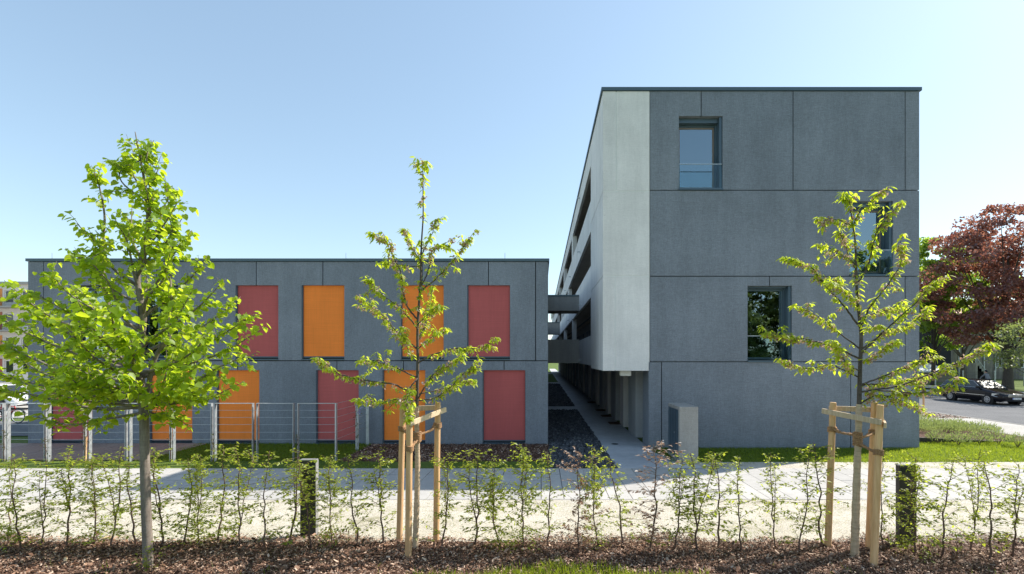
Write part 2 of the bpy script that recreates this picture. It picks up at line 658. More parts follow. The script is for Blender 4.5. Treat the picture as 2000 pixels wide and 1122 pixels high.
M['vine_leaf'] = m_leaf('vine_leaves', [(0.06, 0.09, 0.02), (0.12, 0.09, 0.05)], [(0.25, 0.32, 0.05), (0.3, 0.22, 0.1)], 0.4, 0.03)
M['lilac'] = m_plain('lilac_flower', (0.35, 0.30, 0.55), 0.8)
M['lime_bark'] = m_bark('lime_bark', (0.13, 0.105, 0.09), (0.26, 0.22, 0.19), 0.25)
M['cherry_bark'] = m_bark('cherry_bark', (0.055, 0.042, 0.038), (0.14, 0.115, 0.10), 0.6)
M['wrap'] = m_bark('trunk_wrap_fabric', (0.42, 0.31, 0.21), (0.58, 0.45, 0.32), 0.6)
M['twig'] = m_bark('twig_bark', (0.075, 0.045, 0.034), (0.17, 0.11, 0.085))
M['far_bark'] = m_bark('old_bark', (0.05, 0.042, 0.036), (0.12, 0.10, 0.085))
M['stake'] = m_wood('peeled_pine', (0.56, 0.33, 0.16), (0.76, 0.50, 0.28))
M['rail'] = m_wood('sawn_pine', (0.48, 0.36, 0.24), (0.66, 0.53, 0.38))
M['deck'] = m_wood('larch_decking', (0.26, 0.185, 0.155), (0.40, 0.30, 0.255), 0.4)
M['rope'] = m_plain('coir_rope', (0.30, 0.17, 0.085), 0.95, 0, 0.35, 60)
M['old_wall'] = m_concrete('old_render', (0.24, 0.22, 0.185), 0.35, 0.2, 0.3)
M['pale_wall'] = m_plain('pale_render', (0.72, 0.66, 0.62), 0.85, 0, 0.06, 0.5)
M['stairs'] = m_plain('old_stone', (0.3, 0.28, 0.25), 0.9, 0, 0.15, 2)
M['car_black'] = m_plain('dark_car_paint', (0.012, 0.011, 0.014), 0.12, 0.3, 0.05)
M['car_white'] = m_plain('white_car_paint', (0.8, 0.8, 0.8), 0.25, 0.0, 0.03)
M['car_glass'] = m_plain('car_window_glass', (0.012, 0.016, 0.02), 0.04, 0.0, 0.02, 1.0, 0.8)
M['screen_glass'] = m_plain('windscreen_glass', (0.03, 0.035, 0.04), 0.07, 0.0, 0.02, 1.0, 0.35)
M['chrome'] = m_plain('chrome', (0.6, 0.61, 0.63), 0.18, 0.9, 0.05)
M['lamp_glass'] = m_plain('headlamp_glass', (0.6, 0.63, 0.66), 0.1, 0.4, 0.1, 20)
M['hub'] = m_plain('wheel_cover', (0.42, 0.43, 0.45), 0.35, 0.5, 0.05)
M['plate'] = m_plain('plate_white', (0.75, 0.75, 0.73), 0.5)
M['plate_blue'] = m_plain('plate_blue', (0.02, 0.07, 0.4), 0.5)
M['tail_red'] = m_plain('tail_lamp', (0.35, 0.02, 0.02), 0.2)
M['bike_red'] = m_plain('bike_red', (0.5, 0.03, 0.03), 0.35)
M['bike_black'] = m_plain('bike_black', (0.03, 0.03, 0.035), 0.4)
M['skin'] = m_plain('skin', (0.55, 0.33, 0.25), 0.6)
M['hair'] = m_plain('dark_cap', (0.02, 0.018, 0.022), 0.8)
M['jacket'] = m_plain('grey_jacket', (0.2, 0.205, 0.22), 0.85)
M['trousers'] = m_plain('dark_trousers', (0.035, 0.038, 0.05), 0.9)
M['orange_panel'] = m_plain('orange_panel', (0.75, 0.28, 0.06), 0.6)
M['copper_panel'] = m_plain('brick_red_panel', (0.42, 0.13, 0.09), 0.7)

rng = np.random.default_rng(7)
rnd = random.Random(11)

# ------------------------------------------------------------------ ground sheets
ys = [-400, -60, 0, 4, 6, 7.0, 7.55] + [7.55 + 2.95 * i / 10 for i in range(1, 11)] + [14, 30, 80, 300, 1500]


def strip(name, x0, x1, y0, y1, lift, mat, nx=1, kind='structure', parent=None):
    mb = MB()
    yy = sorted({y0, y1, *[y for y in ys if y0 < y < y1]})
    for i in range(len(yy) - 1):
        for k in range(nx):
            a = x0 + (x1 - x0) * k / nx
            b = x0 + (x1 - x0) * (k + 1) / nx
            mb.face([(a, yy[i], gz(yy[i]) + lift), (b, yy[i], gz(yy[i]) + lift),
                     (b, yy[i + 1], gz(yy[i + 1]) + lift), (a, yy[i + 1], gz(yy[i + 1]) + lift)])
    o = mb.build(name, mat, parent)
    if parent is None:
        setp(o, kind=kind)
    return o


D1, D2 = 16.39, 17.16       # distance of the right and left facades
XL0, XL1 = PX(54, D2), 0.25  # left building
XR0, XR1 = 2.08, 12.83       # right building
XW = 3.66                    # ground-floor wall line under the gallery
PY0, PY1 = 10.53, 13.44      # cross pavement
WX0, WX1 = 2.12, XW          # walkway

g0 = strip('ground', -900, 900, -400, 1500, -0.03, M['turf'])
setp(g0, 'wide grassy ground reaching to the horizon', None)
setp(strip('sand_verge', -40, 40, 7.3, PY0, 0.0, M['sand']), 'bare sandy verge between pavement and bark mulch')
setp(strip('mulch_bed', -40, 40, 5.2, 7.3, 0.004, M['soil']), 'bark mulch bed under the hedge')
setp(strip('front_lawn', -40, 40, 1.0, 5.2, 0.0, M['turf']), 'lawn in front of the mulch bed')
setp(strip('sand_edge', 4.2, 40, PY1, 14.25, 0.0, M['sand']), 'sandy edge between pavement and lawn')
setp(strip('grass_edge', -40, 0.26, PY1, 14.3, 0.0, M['turf']), 'thin grass edge behind the pavement')
setp(strip('lawn', 3.9, 18.7, 14.25, 60, -0.004, M['turf']), 'lawn before the right building')
setp(strip('left_lawn', -19.0, -6.0, 14.3, D2 + 0.1, -0.004, M['turf']), 'lawn behind the wire fence')
setp(strip('bark_bed', -6.0, 0.26, 14.3, D2 + 0.1, 0.0, M['soil']), 'dark bark bed along the left building')
setp(strip('slate_bed', 0.26, WX0, PY1, 130, -0.035, M['gravel_bed']), 'dark slate gravel bed in the alley')

# cross pavement made of single slabs
pav = strip('pavement', -40, 40, PY0, PY1, -0.02, M['joint'])
setp(pav, 'pale concrete slab pavement running across')
slab_meshes = {}


def slab_mesh(wd, ln):
    k = (round(wd, 3), round(ln, 3))
    if k not in slab_meshes:
        mb = MB()
        mb.box(-wd / 2, wd / 2, -ln / 2, ln / 2, -0.05, 0)
        me = mb.mesh('slab')
        me.materials.append(M['slab'])
        slab_meshes[k] = me
    return slab_meshes[k]


SW = 0.5
k0, k1 = -27, 27
for k in range(k0, k1):
    x = (k + 0.5) * SW
    cuts = [PY0, 12.12, PY1] if k % 2 else [PY0, 11.25, 12.75, PY1]
    for a, b in zip(cuts[:-1], cuts[1:]):
        o = link('paving_slab', slab_mesh(SW - 0.015, b - a - 0.015), None, pav,
                 (x, (a + b) / 2, rnd.uniform(-0.0015, 0.0015)), (rnd.uniform(-.0015, .0015), rnd.uniform(-.0015, .0015), 0))
mb = MB()
for k in list(range(-80, k0)) + list(range(k1, 80)):
    mb.box(k * SW + .004, (k + 1) * SW - .004, PY0 + .004, PY1 - .004, -0.05, 0)
o = mb.build('paving_slab_rest', M['slab'], pav)
o['kind'] = 'stuff'
mb = MB()
mb.box(-40, 40, PY0 - 0.07, PY0 - 0.004, -0.1, 0.004)
mb.build('edge_strip', M['raw_concrete'], pav)

# walkway down the alley
walk = strip('walkway', WX0, WX1, PY1, 128, -0.02, M['joint'])
setp(walk, 'concrete walkway under the access gallery')
yy = [PY1 + 0.004, 15.2, 16.9, 18.7, 20.5, 22.5, 24.5, 26.6, 28.8, 31.5, 34.5, 38, 42, 47, 53, 60, 75, 100, 128]
for a, b in zip(yy[:-1], yy[1:]):
    xm = WX1 - 0.5 if a < 17 else None
    mb = MB()
    mb.box(WX0, WX1 - 0.002, a, b - 0.012, -0.06, 0.002)
    mb.build('walkway_slab', M['walk'], walk)
mb = MB()
mb.face([(WX1 - .0, PY1, .005), (4.6, PY1, .005), (WX1, 15.6, .005)])
mb.build('walkway_corner', M['walk'], walk)
for a, b in ((28.3, 30.4), (56, 59.5), (90, 95)):
    mb = MB()
    mb.box(0.3, WX0 - 0.004, a, b, -0.06, 0.0)
    mb.build('cross_strip', M['walk'], walk)
mb = MB()
mb.cyl((2.62, 17.2, 0.0), (2.62, 17.2, 0.008), 0.13, 20)
o = mb.build('drain_cover', M['dark_metal'], walk)

# street on the right, running away from the camera
setp(strip('side_pavement', 18.75, 21.85, -40, 220, 0.0, M['pave_far']), 'pale pavement beside the street')
mb = MB()
mb.box(21.85, 21.97, -40, 220, -0.12, 0.02)
setp(mb.build('kerb', M['raw_concrete']), 'concrete kerb of the street', kind='structure')
setp(strip('road', 21.97, 33.0, -40, 220, -0.018, M['asphalt']), 'grey asphalt street')
mb = MB()
mb.box(33.0, 33.14, -40, 220, -0.1, 0.10)
setp(mb.build('far_kerb', M['raw_concrete']), 'kerb on the far side of the street', kind='structure')
setp(strip('far_pavement', 33.14, 35.5, -40, 220, 0.09, M['pave_far']), 'pavement on the far side of the street')
setp(strip('cycle_path', 38.0, 42.0, -40, 220, 0.06, M['pave_far']), 'path behind the street trees')

# yard on the left
setp(strip('yard_road', -90, -18.9, 19.0, 23.4, 0.0, M['asphalt']), 'grey driveway left of the low building')
setp(strip('yard_paving', -120, -18.9, 24.6, 70, 0.0, M['pave_far']), 'sunlit paved yard left of the low building')

# ------------------------------------------------------------------ left building
LB = empty('low_building', (0, D2, 0), 'low two-storey dark concrete building with orange and red blinds', 'building')
TOPL = PZ(505, D2) - 0.02
ZJ = PZ(705, D2)


def lx(px):
    return PX(px, D2)


WL = 82.5
up_l = [136, 265, 460, 589, 783, 912.5]
lo_l = [97, 292, 423, 617, 747, 942.5]
up_c = [None, None, 'red', 'orange', 'orange', 'red']
lo_c = ['red', 'orange', 'orange', 'red', 'orange', 'red']
uz0, uz1 = PZ(702, D2), PZ(557.5, D2)
lz0, lz1 = PZ(866, D2), PZ(723.5, D2)
upw = [(lx(a), lx(a + WL + 1), uz0, uz1) for a in up_l]
low = [(lx(a), lx(a + WL + 1), lz0, lz1) for a in lo_l]
G = 0.03
WZ1 = PZ(511, D2)


def lp(a, b, z0, z1, holes, t=0.11):
    mb = cut_sheet((a + G / 2 - D2 * 0, b - G / 2, z0 + G / 2, z1 - G / 2), holes, 0.0, t)
    mb.build('concrete_panel', M['dark_concrete'], LB)


jx = [XL0, lx(85), lx(177), lx(306), lx(500.5), lx(630.5), lx(824.5), lx(954), lx(1046), XL1]
for a, b in zip(jx[:-1], jx[1:]):
    lp(a, b, ZJ, WZ1, upw)
jx = [XL0, lx(137.5), lx(332.5), lx(464), lx(658), lx(788), lx(984.5), XL1]
for a, b in zip(jx[:-1], jx[1:]):
    lp(a, b, -0.08, ZJ, low)
BACK = 100.0
# core behind the panels with openings for the two bare windows
mb = cut_sheet((XL0 + 0.01, XL1 - 0.01, -0.3, TOPL - 0.1), [(h[0] + .03, h[1] - .03, h[2] + .03, h[3] - .03) for h in upw[:2]], 0.112, 0.42)
mb.build('core_wall', M['joint'], LB)
mb = MB()
mb.box(XL0 + 0.001, XL0 + 0.3, 0.115, BACK - D2, -0.3, TOPL - 0.08)
mb.build('end_wall', M['dark_concrete'], LB)
mb = MB()
mb.box(XL1 - 0.3, XL1 - 0.001, 0.115, BACK - D2, -0.3, TOPL - 0.08)
mb.build('alley_wall', M['dark_concrete'], LB)
mb = MB()
mb.box(XL0 + 0.3, XL1 - 0.3, 1.2, BACK - D2, 0.0, TOPL - 0.12)
mb.build('interior', M['room'], LB)
mb = MB()
mb.box(XL0 + .02, XL1 - .02, 0.05, BACK - D2, TOPL - 0.10, TOPL - 0.03)
rf = mb.build('roof', M['joint'], LB)
mb = MB()
for (x0, x1, y0, y1) in ((XL0 - .04, XL1 + .04, -.04, .25), (XL0 - .04, XL0 + .25, .25, BACK - D2), (XL1 - .25, XL1 + .04, .25, BACK - D2)):
    mb.box(x0, x1, y0, y1, WZ1 + 0.0, TOPL + 0.01)
mb.build('coping', M['coping'], rf)
for px in (85, 669, 985):
    mb = MB()
    mb.cyl((lx(px), .3, TOPL), (lx(px), .3, TOPL + 0.28), 0.008, 5)
    mb.build('lightning_rod', M['galv'], rf)


def blind(h, colour):
    x0, x1, z0, z1 = h
    w = empty('window', (0, 0, 0), parent=LB)
    mb = MB()
    n = 5
    zb = z0 + 0.10
    for i in range(n):     # slightly bowed cloth
        za, zc = zb + (z1 - zb) * i / n, zb + (z1 - zb) * (i + 1) / n
        da, dc = 0.004 * math.sin(math.pi * i / n), 0.004 * math.sin(math.pi * (i + 1) / n)
        mb.face([(x0 + .035, .085 - da, za), (x1 - .012, .085 - da, za), (x1 - .012, .085 - dc, zc), (x0 + .035, .085 - dc, zc)])
    mb.build('blind', M[colour], w, smooth=True)
    mb = MB()
    mb.box(x0 + .035, x1 - .012, .068, .095, zb - .045, zb)
    mb.build('bottom_rail', M['frame'], w)
    mb = MB()
    mb.box(x0 + .006, x0 + .034, .03, .11, z0 + .03, z1 - .004)
    mb.build('guide_rail', M['frame'], w)
    mb = MB()
    mb.box(x0 - .0, x1 + .0, -.035, .11, z0 - .028, z0 + .012)
    mb.build('sill', M['frame'], w)


for h, c in zip(upw, up_c):
    if c:
        blind(h, c)
for h, c in zip(low, lo_c):
    blind(h, c)


def bare_window(B, h, rec, mull=None, transom=None, guard=True, inner=None, reveal=0.0, box=0.0):
    """framed glazing set back in its opening"""
    x0, x1, z0, z1 = h
    w = empty('window', (0, 0, 0), parent=B)
    fw = 0.075
    ox, oz = reveal, box
    a0, a1, b0, b1 = x0 + ox * 0, x1 - ox, z0 + .06, z1 - oz
    mb = MB()
    for (p, q, r, s) in ((a0, a0 + fw, b0, b1), (a1 - fw, a1, b0, b1), (a0 + fw, a1 - fw, b0, b0 + fw), (a0 + fw, a1 - fw, b1 - fw, b1)):
        mb.box(p, q, rec, rec + .09, r, s)
    if mull:
        mb.box(mull - .035, mull + .035, rec + .002, rec + .088, b0 + fw, b1 - fw)
    mb.build('frame', M['frame'], w, bevel=0.004, seg=1)
    if inner:
        mb = MB()
        i0, i1, j0, j1 = a0 + fw, a1 - fw, b0 + fw, b1 - fw
        t = 0.05
        for (p, q, r, s) in ((i0, i0 + t, j0, j1), (i1 - t, i1, j0, j1), (i0 + t, i1 - t, j0, j0 + t), (i0 + t, i1 - t, j1 - t, j1)):
            mb.box(p, q, rec + .03, rec + .08, r, s)
        mb.build('sash', M[inner], w)
    mb = MB()
    mb.box(a0 + fw * .6, a1 - fw * .6, rec + .045, rec + .06, b0 + fw * .6, b1 - fw * .6)
    mb.build('pane', M['glass'], w)
    if transom:
        mb = MB()
        mb.box(a0 + fw, a1 - fw, rec + .01, rec + .07, transom - .015, transom + .015)
        mb.build('transom', M['frame'], w)
    if reveal:
        mb = MB()
        mb.box(x1 - reveal, x1 - .012, .05, rec + .09, z0 + .05, z1 - .01)
        mb.box(x1 - reveal - .06, x1 - reveal, rec - .04, rec - .001, z0 + .05, z1 - oz)
        mb.build('side_lining', M['frame'], w)
    if box:
        mb = MB()
        mb.box(x0 + .004, x1 - .012 - reveal, .16, rec + .09, z1 - box, z1 - .004)
        mb.build('blind_box', M['frame'], w)
    mb = MB()
    mb.box(x0 - .01, x1 + .01, -.045, rec + .05, z0 - .03, z0 + .03)
    mb.build('sill', M['frame'], w)
    if guard:
        zt = z0 + 0.85
        mb = MB()
        mb.box(x0 + .012, x1 - .02, .03, .042, z0 + .05, zt)
        mb.build('guard_pane', M['guard_glass'], w)
        mb = MB()
        mb.box(x0 + .012, x1 - .02, .022, .05, zt, zt + .022)
        mb.build('guard_rail', M['galv'], w)
    return w


for k, h in enumerate(upw[:2]):
    bare_window(LB, h, 0.26, mull=h[0] + 0.62, transom=None, guard=False, reveal=0.05, box=0.1)

# ------------------------------------------------------------------ right building
RB = empty('tall_building', (0, D1, 0), 'tall four-storey dark concrete building with a pale corner and side galleries', 'building')
TOPR = PZ(172, D1)


def rx(px):
    return PX(px, D1)


def rz(py):
    return PZ(py, D1)


w1 = (rx(1326), rx(1411.5), rz(370), rz(227))
w2 = (rx(1659), rx(1744.5), rz(538), rz(393))
w3 = (rx(1460), rx(1546.8), rz(706), rz(558.5))
rw = [w1, w2, w3]
XD = rx(1269)
zs = [rz(372), rz(540), rz(707)]
WTOP = rz(178)


def rp(a, b, z0, z1, mat='dark_concrete', hol=rw, t=0.12, y=0.0):
    mb = cut_sheet((a + G / 2, b - G / 2, z0 + G / 2, z1 - G / 2), hol, y, y + t)
    mb.build('concrete_panel', M[mat], RB)


for a, b in ((XD, rx(1369.5)), (rx(1369.5), rx(1549)), (rx(1549), rx(1768)), (rx(1768), XR1)):
    rp(a, b, zs[0], WTOP)
rp(XD, XR1, zs[1], zs[0])
for a, b in ((XD, rx(1503)), (rx(1503), rx(1768)), (rx(1768), XR1)):
    rp(a, b, zs[2], zs[1])
for a, b in ((XW - .03, rx(1292)), (rx(1292), rx(1661.5)), (rx(1661.5), XR1)):
    rp(a, b, -0.1, zs[2])
# pale corner
OV = 2.63
for a, b in ((XR0, rx(1203.5)), (rx(1203.5), XD)):
    rp(a, b, rz(374), WTOP, 'light_concrete')
rp(XR0, XD, rz(539.5), rz(374), 'light_concrete')
for a, b in ((XR0, rx(1201.5)), (rx(1201.5), XD)):
    rp(a, b, OV - G / 2, rz(539.5), 'light_concrete')
YB = 20.4 - D1
for z0, z1 in ((OV - G / 2, rz(539.5)), (rz(539.5), rz(374)), (rz(374), WTOP)):
    mb = cut_sheet((0.125, YB, z0 + G / 2, z1 - G / 2), [], XR0 + G / 2, XR0 + 0.13, 'x')
    mb.build('concrete_panel', M['light_concrete'], RB)
mb = MB()
mb.box(XR0 + .027, XD - .004, .012, YB - .02, OV + .02, WTOP - .02)
mb.build('corner_core', M['white'], RB)
mb = MB()
mb.box(XR0 + .02, XD - .02, .02, YB, OV - .005, OV + .03)
mb.build('corner_soffit', M['raw_concrete'], RB)
mb = cut_sheet((XD + .11, XR1 - .01, -0.3, TOPR - .12), [(h[0] + .002, h[1] - .002, h[2] + .002, h[3] - .002) for h in rw], 0.122, 0.55)
mb.build('core_wall', M['dark_concrete'], RB)
BY = 105 - D1
mb = MB()
mb.box(XR1 - .3, XR1, .125, BY, -.3, TOPR - .08)
mb.build('street_wall', M['dark_concrete'], RB)
mb = MB()
mb.box(XW + .7, XR1 - .31, 4.5, BY, -.1, TOPR - .2)
mb.build('interior', M['room'], RB)
for z in (rz(372), rz(540), rz(707)):
    mb = MB()
    mb.box(XD + .2, XR1 - .31, .56, 4.5, z - .3, z - .02)
    mb.build('floor_slab', M['room'], RB)
mb = MB()
sx0, sx1, sy0, sy1 = 4.3, 6.0, 1.6, 3.6
for (x0, x1, y0, y1) in ((XR0 + .02, sx0, .05, BY), (sx1, XR1 - .02, .05, BY), (sx0, sx1, .05, sy0), (sx0, sx1, sy1, BY)):
    mb.box(x0, x1, y0, y1, TOPR - .12, TOPR - .05)
rr = mb.build('roof', M['soffit'], RB)
mb = MB()
for (x0, x1, y0, y1) in ((XR0 - .04, XR1 + .05, -.04, .3), (XR0 - .04, XR0 + .3, .3, BY), (XR1 - .3, XR1 + .05, .3, BY)):
    mb.box(x0, x1, y0, y1, WTOP, TOPR + .01)
mb.build('coping', M['coping'], rr)
for px in (1184.5, 1773):
    mb = MB()
    mb.cyl((rx(px), .3, TOPR), (rx(px), .3, TOPR + .2), .007, 5)
    mb.build('lightning_rod', M['galv'], rr)
bare_window(RB, w1, 0.33, inner='brown_frame', reveal=0.10, box=0.16)
bare_window(RB, w2, 0.33, inner='brown_frame', reveal=0.10, box=0.16)
bare_window(RB, w3, 0.33, reveal=0.10, box=0.06)
# stair balustrade seen through the windows
for h, sgn in ((w1, 1), (w3, -1)):
    rl = empty('stair_rail', (0, 0, 0), parent=RB)
    zf = h[2] + .06
    y = 1.5
    mb = MB()
    zt = 0.75 if sgn > 0 else 1.9
    xs_ = [h[0] + .8 + .17 * i for i in range(9)] if sgn > 0 else [h[0] - .1 + .16 * i for i in range(11)]
    for i, x in enumerate(xs_):
        top = zt if sgn > 0 else zt - .12 * i
        mb.cyl((x, y, zf), (x, y, zf + top), .014, 6)
    mb.build('baluster', M['rail_blue'], rl)
    mb = MB()
    a, b = xs_[0], xs_[-1]
    mb.bar((a - .03, y, zf + zt), (b + .03, y, zf + (zt if sgn > 0 else zt - .12 * 10)), .04, .04)
    if sgn > 0:
        mb.bar((a, y, zf + .55), (b, y, zf - .2), .05, .03)
    mb.build('handrail', M['rail_blue'], rl)

# side galleries
zsp = [(2.745, 4.0), (5.62, 6.95), (8.40, 9.70), (11.17, WTOP - 0.0)]
bays = [[20.4, 32.7, 44.6, 56.5, 68.5, 80.5, 92.5, 105]] * 4
for k, (z0, z1) in enumerate(zsp):
    bb = bays[k]
    for a, b in zip(bb[:-1], bb[1:]):
        mb = MB()
        mb.box(XR0 + G / 2, XR0 + .14, a - D1 + .01, b - D1 - .01, z0, z1)
        mb.build('parapet_panel', M['light_concrete'], RB)
for k, (z0, z1) in enumerate(((4.0, 5.62), (6.95, 8.40), (9.70, 11.17))):
    for c in ((32.7, 44.6, 56.5, 68.5, 80.5, 92.5), (37.9, 49.5, 61.5, 73, 85), (32.7, 44.6, 56.5, 68.5, 80.5, 92.5))[k]:
        mb = MB()
        mb.box(XR0 + .02, XR0 + .30, c - D1 - .15 - .35 * (k > 0), c - D1 + .15 + .35 * (k > 0), z0 + .002, z1 - .002)
        mb.build('column', M['light_concrete'], RB)
for k, z in enumerate((2.76, 5.66, 8.44)):
    mb = MB()
    mb.box(XR0 + .141, XW - .002, YB + .01, BY, z, z + .22)
    mb.build('gallery_slab', M['soffit'], RB)
    mb = MB()
    mb.box(XW - 0.55, XW - .46, YB + .02, BY, z - .05, z - .002)
    mb.build('cable_tray', M['dark_metal'], RB)
mb = MB()
mb.box(XW, XW + .25, YB - .6, BY, 2.63, TOPR - .13)
mb.build('gallery_wall', M['raw_concrete'], RB)
for z in (2.98, 5.90, 8.68):
    for i in range(22):
        a = YB + 1.2 + i * 3.7
        if a + 2.4 > BY:
            break
        mb = MB()
        mb.box(XW - .03, XW - .002, a, a + 1.0, z, z + 2.12)
        mb.build('door', M['door'], RB)
        mb = MB()
        mb.box(XW - .028, XW - .002, a + 1.35, a + 2.5, z + .95, z + 2.12)
        mb.build('window', M['dark_metal'], RB)
# spouts
for (z, yl) in ((2.95, (25.3, 33.5)), (5.83, (25.3, 36.0)), (8.75, (26.0, 34, 41)), (11.75, (26.3, 43))):
    for y in yl:
        mb = MB()
        mb.bar((XR0 + .05, y - D1, z), (XR0 - .14, y - D1, z - .01), .07, .05)
        mb.build('water_spout', M['galv'], RB)
# ground floor piers and doors under the gallery
edges = []
y = D1
mb = MB()
mb.box(XW + .001, XW + .35, .125, 17.45 - D1, -.1, OV + .05)
mb.build('pier', M['dark_concrete'], RB)
mb = MB()
mb.box(XW + .62, XW + .70, .12, BY, -.1, OV + .2)
mb.build('recess_wall', M['raw_concrete'], RB)
mb = MB()
mb.box(XW + .02, XW + .7, .3, BY, OV + .02, OV + .12)
mb.build('recess_soffit', M['raw_concrete'], RB)
y = 17.45
i = 0
while y < 100:
    dw, pw, dw2, pw2 = 1.30, 1.55, 1.25, 0.95
    for (d_, p_, pm) in ((dw, pw, 'walk'), (dw2, pw2, 'light_concrete')):
        t = empty('entrance', (0, 0, 0), parent=RB)
        mb = MB()
        mb.box(XW + .36, XW + .42, y - D1 + .02, y + d_ - D1 - .02, 0.004, 2.3)
        mb.build('door', M['door'], t)
        mb = MB()
        mb.box(XW + .335, XW + .355, y + d_ - D1 - .22, y + d_ - D1 - .12, 1.18, 1.30)
        mb.build('nameplate', M['white'], t)
        mb = MB()
        mb.cyl((XW + .31, y + .2 - D1, .95), (XW + .31, y + .2 - D1, 1.35), .015, 6)
        mb.build('handle', M['galv'], t)
        y += d_
        mb = MB()
        mb.box(XW + .001, XW + .45, y - D1, y + p_ - D1, -.1, OV + .05)
        mb.build('pier', M[pm], RB)
        y += p_
    i += 1
# bridges between the two buildings
for (y0, y1, z0, z1, nm) in ((26.7, 28.6, 5.66, 6.44, 'bridge_beam'), (26.7, 28.6, 2.76, 4.06, 'bridge_parapet'),
                             (54.5, 56.5, 5.7, 6.95, 'bridge_beam'), (54.5, 56.5, 2.76, 4.06, 'bridge_parapet')):
    br = empty('bridge', (0, 0, 0), parent=RB)
    mb = MB()
    mb.box(XL1 - .05, XR0 + .012, y0 - D1, y0 + .16 - D1, z0, z1)
    mb.build('parapet', M['raw_concrete'], br)
    mb = MB()
    mb.box(XL1 - .05, XR0 + .012, y1 - .16 - D1, y1 - D1, z0, z1)
    mb.build('parapet', M['raw_concrete'], br)
    mb = MB()
    mb.box(XL1 - .05, XR0 + .012, y0 + .161 - D1, y1 - .161 - D1, z0 + .02, z0 + .24)
    mb.build('deck_slab', M['soffit'], br)
    if z0 > 5:
        mb = MB()
        mb.box(XL1 - .05, XR0 + .012, y0 - .03 - D1, y1 + .03 - D1, z1 + .001, z1 + .09)
        mb.build('bridge_coping', M['coping'], br)

lamp = empty('soffit_lamp', (PX(1221, 16.9), 16.9, 2.45), 'small white box lamp under the pale overhanging corner', 'lamp')
mb = MB()
mb.box(-.19, .19, -.12, .12, 0.0, .175)
mb.build('housing', M['white'], lamp, bevel=.008)
mb = MB()
mb.box(-.17, .17, -.10, .10, -.012, -.001)
mb.build('diffuser', M['plate'], lamp)

mats_ = empty('doormat', (0, 0, 0))
bpy.data.objects.remove(mats_)
for k, (y, nm) in enumerate(((22.6, 'nearest'), (25.4, 'second'), (28.1, 'third'), (33.0, 'fourth'))):
    mb = MB()
    mb.box(-.25, .25, -.4, .4, 0, .02)
    o = mb.build('doormat', M['mat'], None, loc=(XW - .25, y, .0025))
    setp(o, f'brown coir doormat on the walkway, {nm} from the pale corner', 'doormat', 'doormats along the walkway')

# ------------------------------------------------------------------ concrete pillar, bollards
pb = on_ground(1327, 905)
PL = empty('concrete_pillar', pb, 'short concrete pillar with a dark metal panel in its side, beside the walkway', 'pillar')
pw_, pd_, ph_ = .55, 1.25, PZ(795, pb.y)
mb = MB()
mb.box(0, pw_, 0, pd_, 0, ph_)
mb.build('body', M['raw_concrete'], PL, bevel=.012)
mb = MB()
mb.box(-.012, .004, .12, pd_ - .06, .12, ph_ - .1)
pn = mb.build('panel', M['frame'], PL)
mb = MB()
for i in range(1, 4):
    mb.box(-.016, -.011, .12 + i * .26, .128 + i * .26, .14, ph_ - .12)
mb.build('panel_seam', M['dark_metal'], pn)
mb = MB()
mb.cyl((-.02, .5, ph_ * .5), (-.011, .5, ph_ * .5), .02, 12)
mb.build('lock', M['galv'], pn)


def bollard(px0, px1, py_top, py_base, label):
    b = on_ground((px0 + px1) / 2, py_base)
    wd = (px1 - px0) * b.y / FPX
    h = PZ(py_top, b.y) - b.z
    t = empty('bollard', b, label, 'bollard', 'dark bollards in the hedge')
    dp = .085
    mb = MB()
    mb.box(-wd / 2, wd / 2, 0, dp, -.02, h)
    mb.build('body', M['bollard'], t, bevel=.004, seg=1)
    mb = MB()
    mb.box(-wd / 2 - .004, wd / 2 + .004, -.003, dp + .003, h - .012, h + .006)
    mb.build('cap', M['bollard_edge'], t)
    mb = MB()
    mb.box(wd / 2 - .006, wd / 2 + .005, .004, dp + .012, .0, h - .013)
    mb.build('edge_strip', M['bollard_edge'], t)
    mb = MB()
    mb.box(-wd / 2 + .02, wd / 2 - .02, -.004, .002, h - .10, h - .045)
    mb.build('lamp_slot', M['dark_metal'], t)


bollard(586, 616, 899, 1047, 'dark flat bollard light in the hedge between lime tree and staked cherry tree')
bollard(1757, 1790, 909, 1063, 'dark flat bollard light in the hedge just right of the rightmost staked tree')

# ------------------------------------------------------------------ wire fence with climbing plants
FD = 14.3
FN = empty('wire_fence', (0, 0, 0), 'galvanised trellis fence of upright flats and thin horizontal wires', 'fence')
FT = PZ(788, FD)


def fx(px):
    return PX(px, FD)


wire_py = [802, 816, 830, 845, 859]
wz = [PZ(p, FD) for p in wire_py]
panels = [(-72, 4.5), (13.5, 85.5), (93.5, 163.5), (173.5, 244), (253, 331), (338, 412), (419, 492.5), (500.5, 572), (581, 655)]
for k, (a, b) in enumerate(panels):
    for px, last in ((a, 0), (b, px == 655 if False else b == 655)):
        mb = MB()
        t = .03 if last else .012
        mb.box(fx(px) - t / 2, fx(px) + t / 2, FD, FD + .10, -.05, FT)
        mb.build('post', M['galv'], FN)
    mb = MB()
    mb.box(fx(a) + .0065, fx(b) - (.0155 if b == 655 else .0065), FD + .002, FD + .098, FT - .014, FT - .001)
    mb.build('top_bar', M['galv'], FN)
    for z in wz:
        mb = MB()
        mb.tube([(fx(a), FD + .05, z), ((fx(a) + fx(b)) / 2, FD + .05, z - .004), (fx(b), FD + .05, z)], .005, 5)
        mb.build('wire', M['galv'], FN)
    if k < len(panels) - 1:
        c = panels[k + 1][0]
        mb = MB()
        mb.cyl((fx(b), FD + .05, wz[0]), (fx(c), FD + .05, wz[0]), .007, 6)
        mb.build('connector', M['galv'], FN)
xr = fx(655)
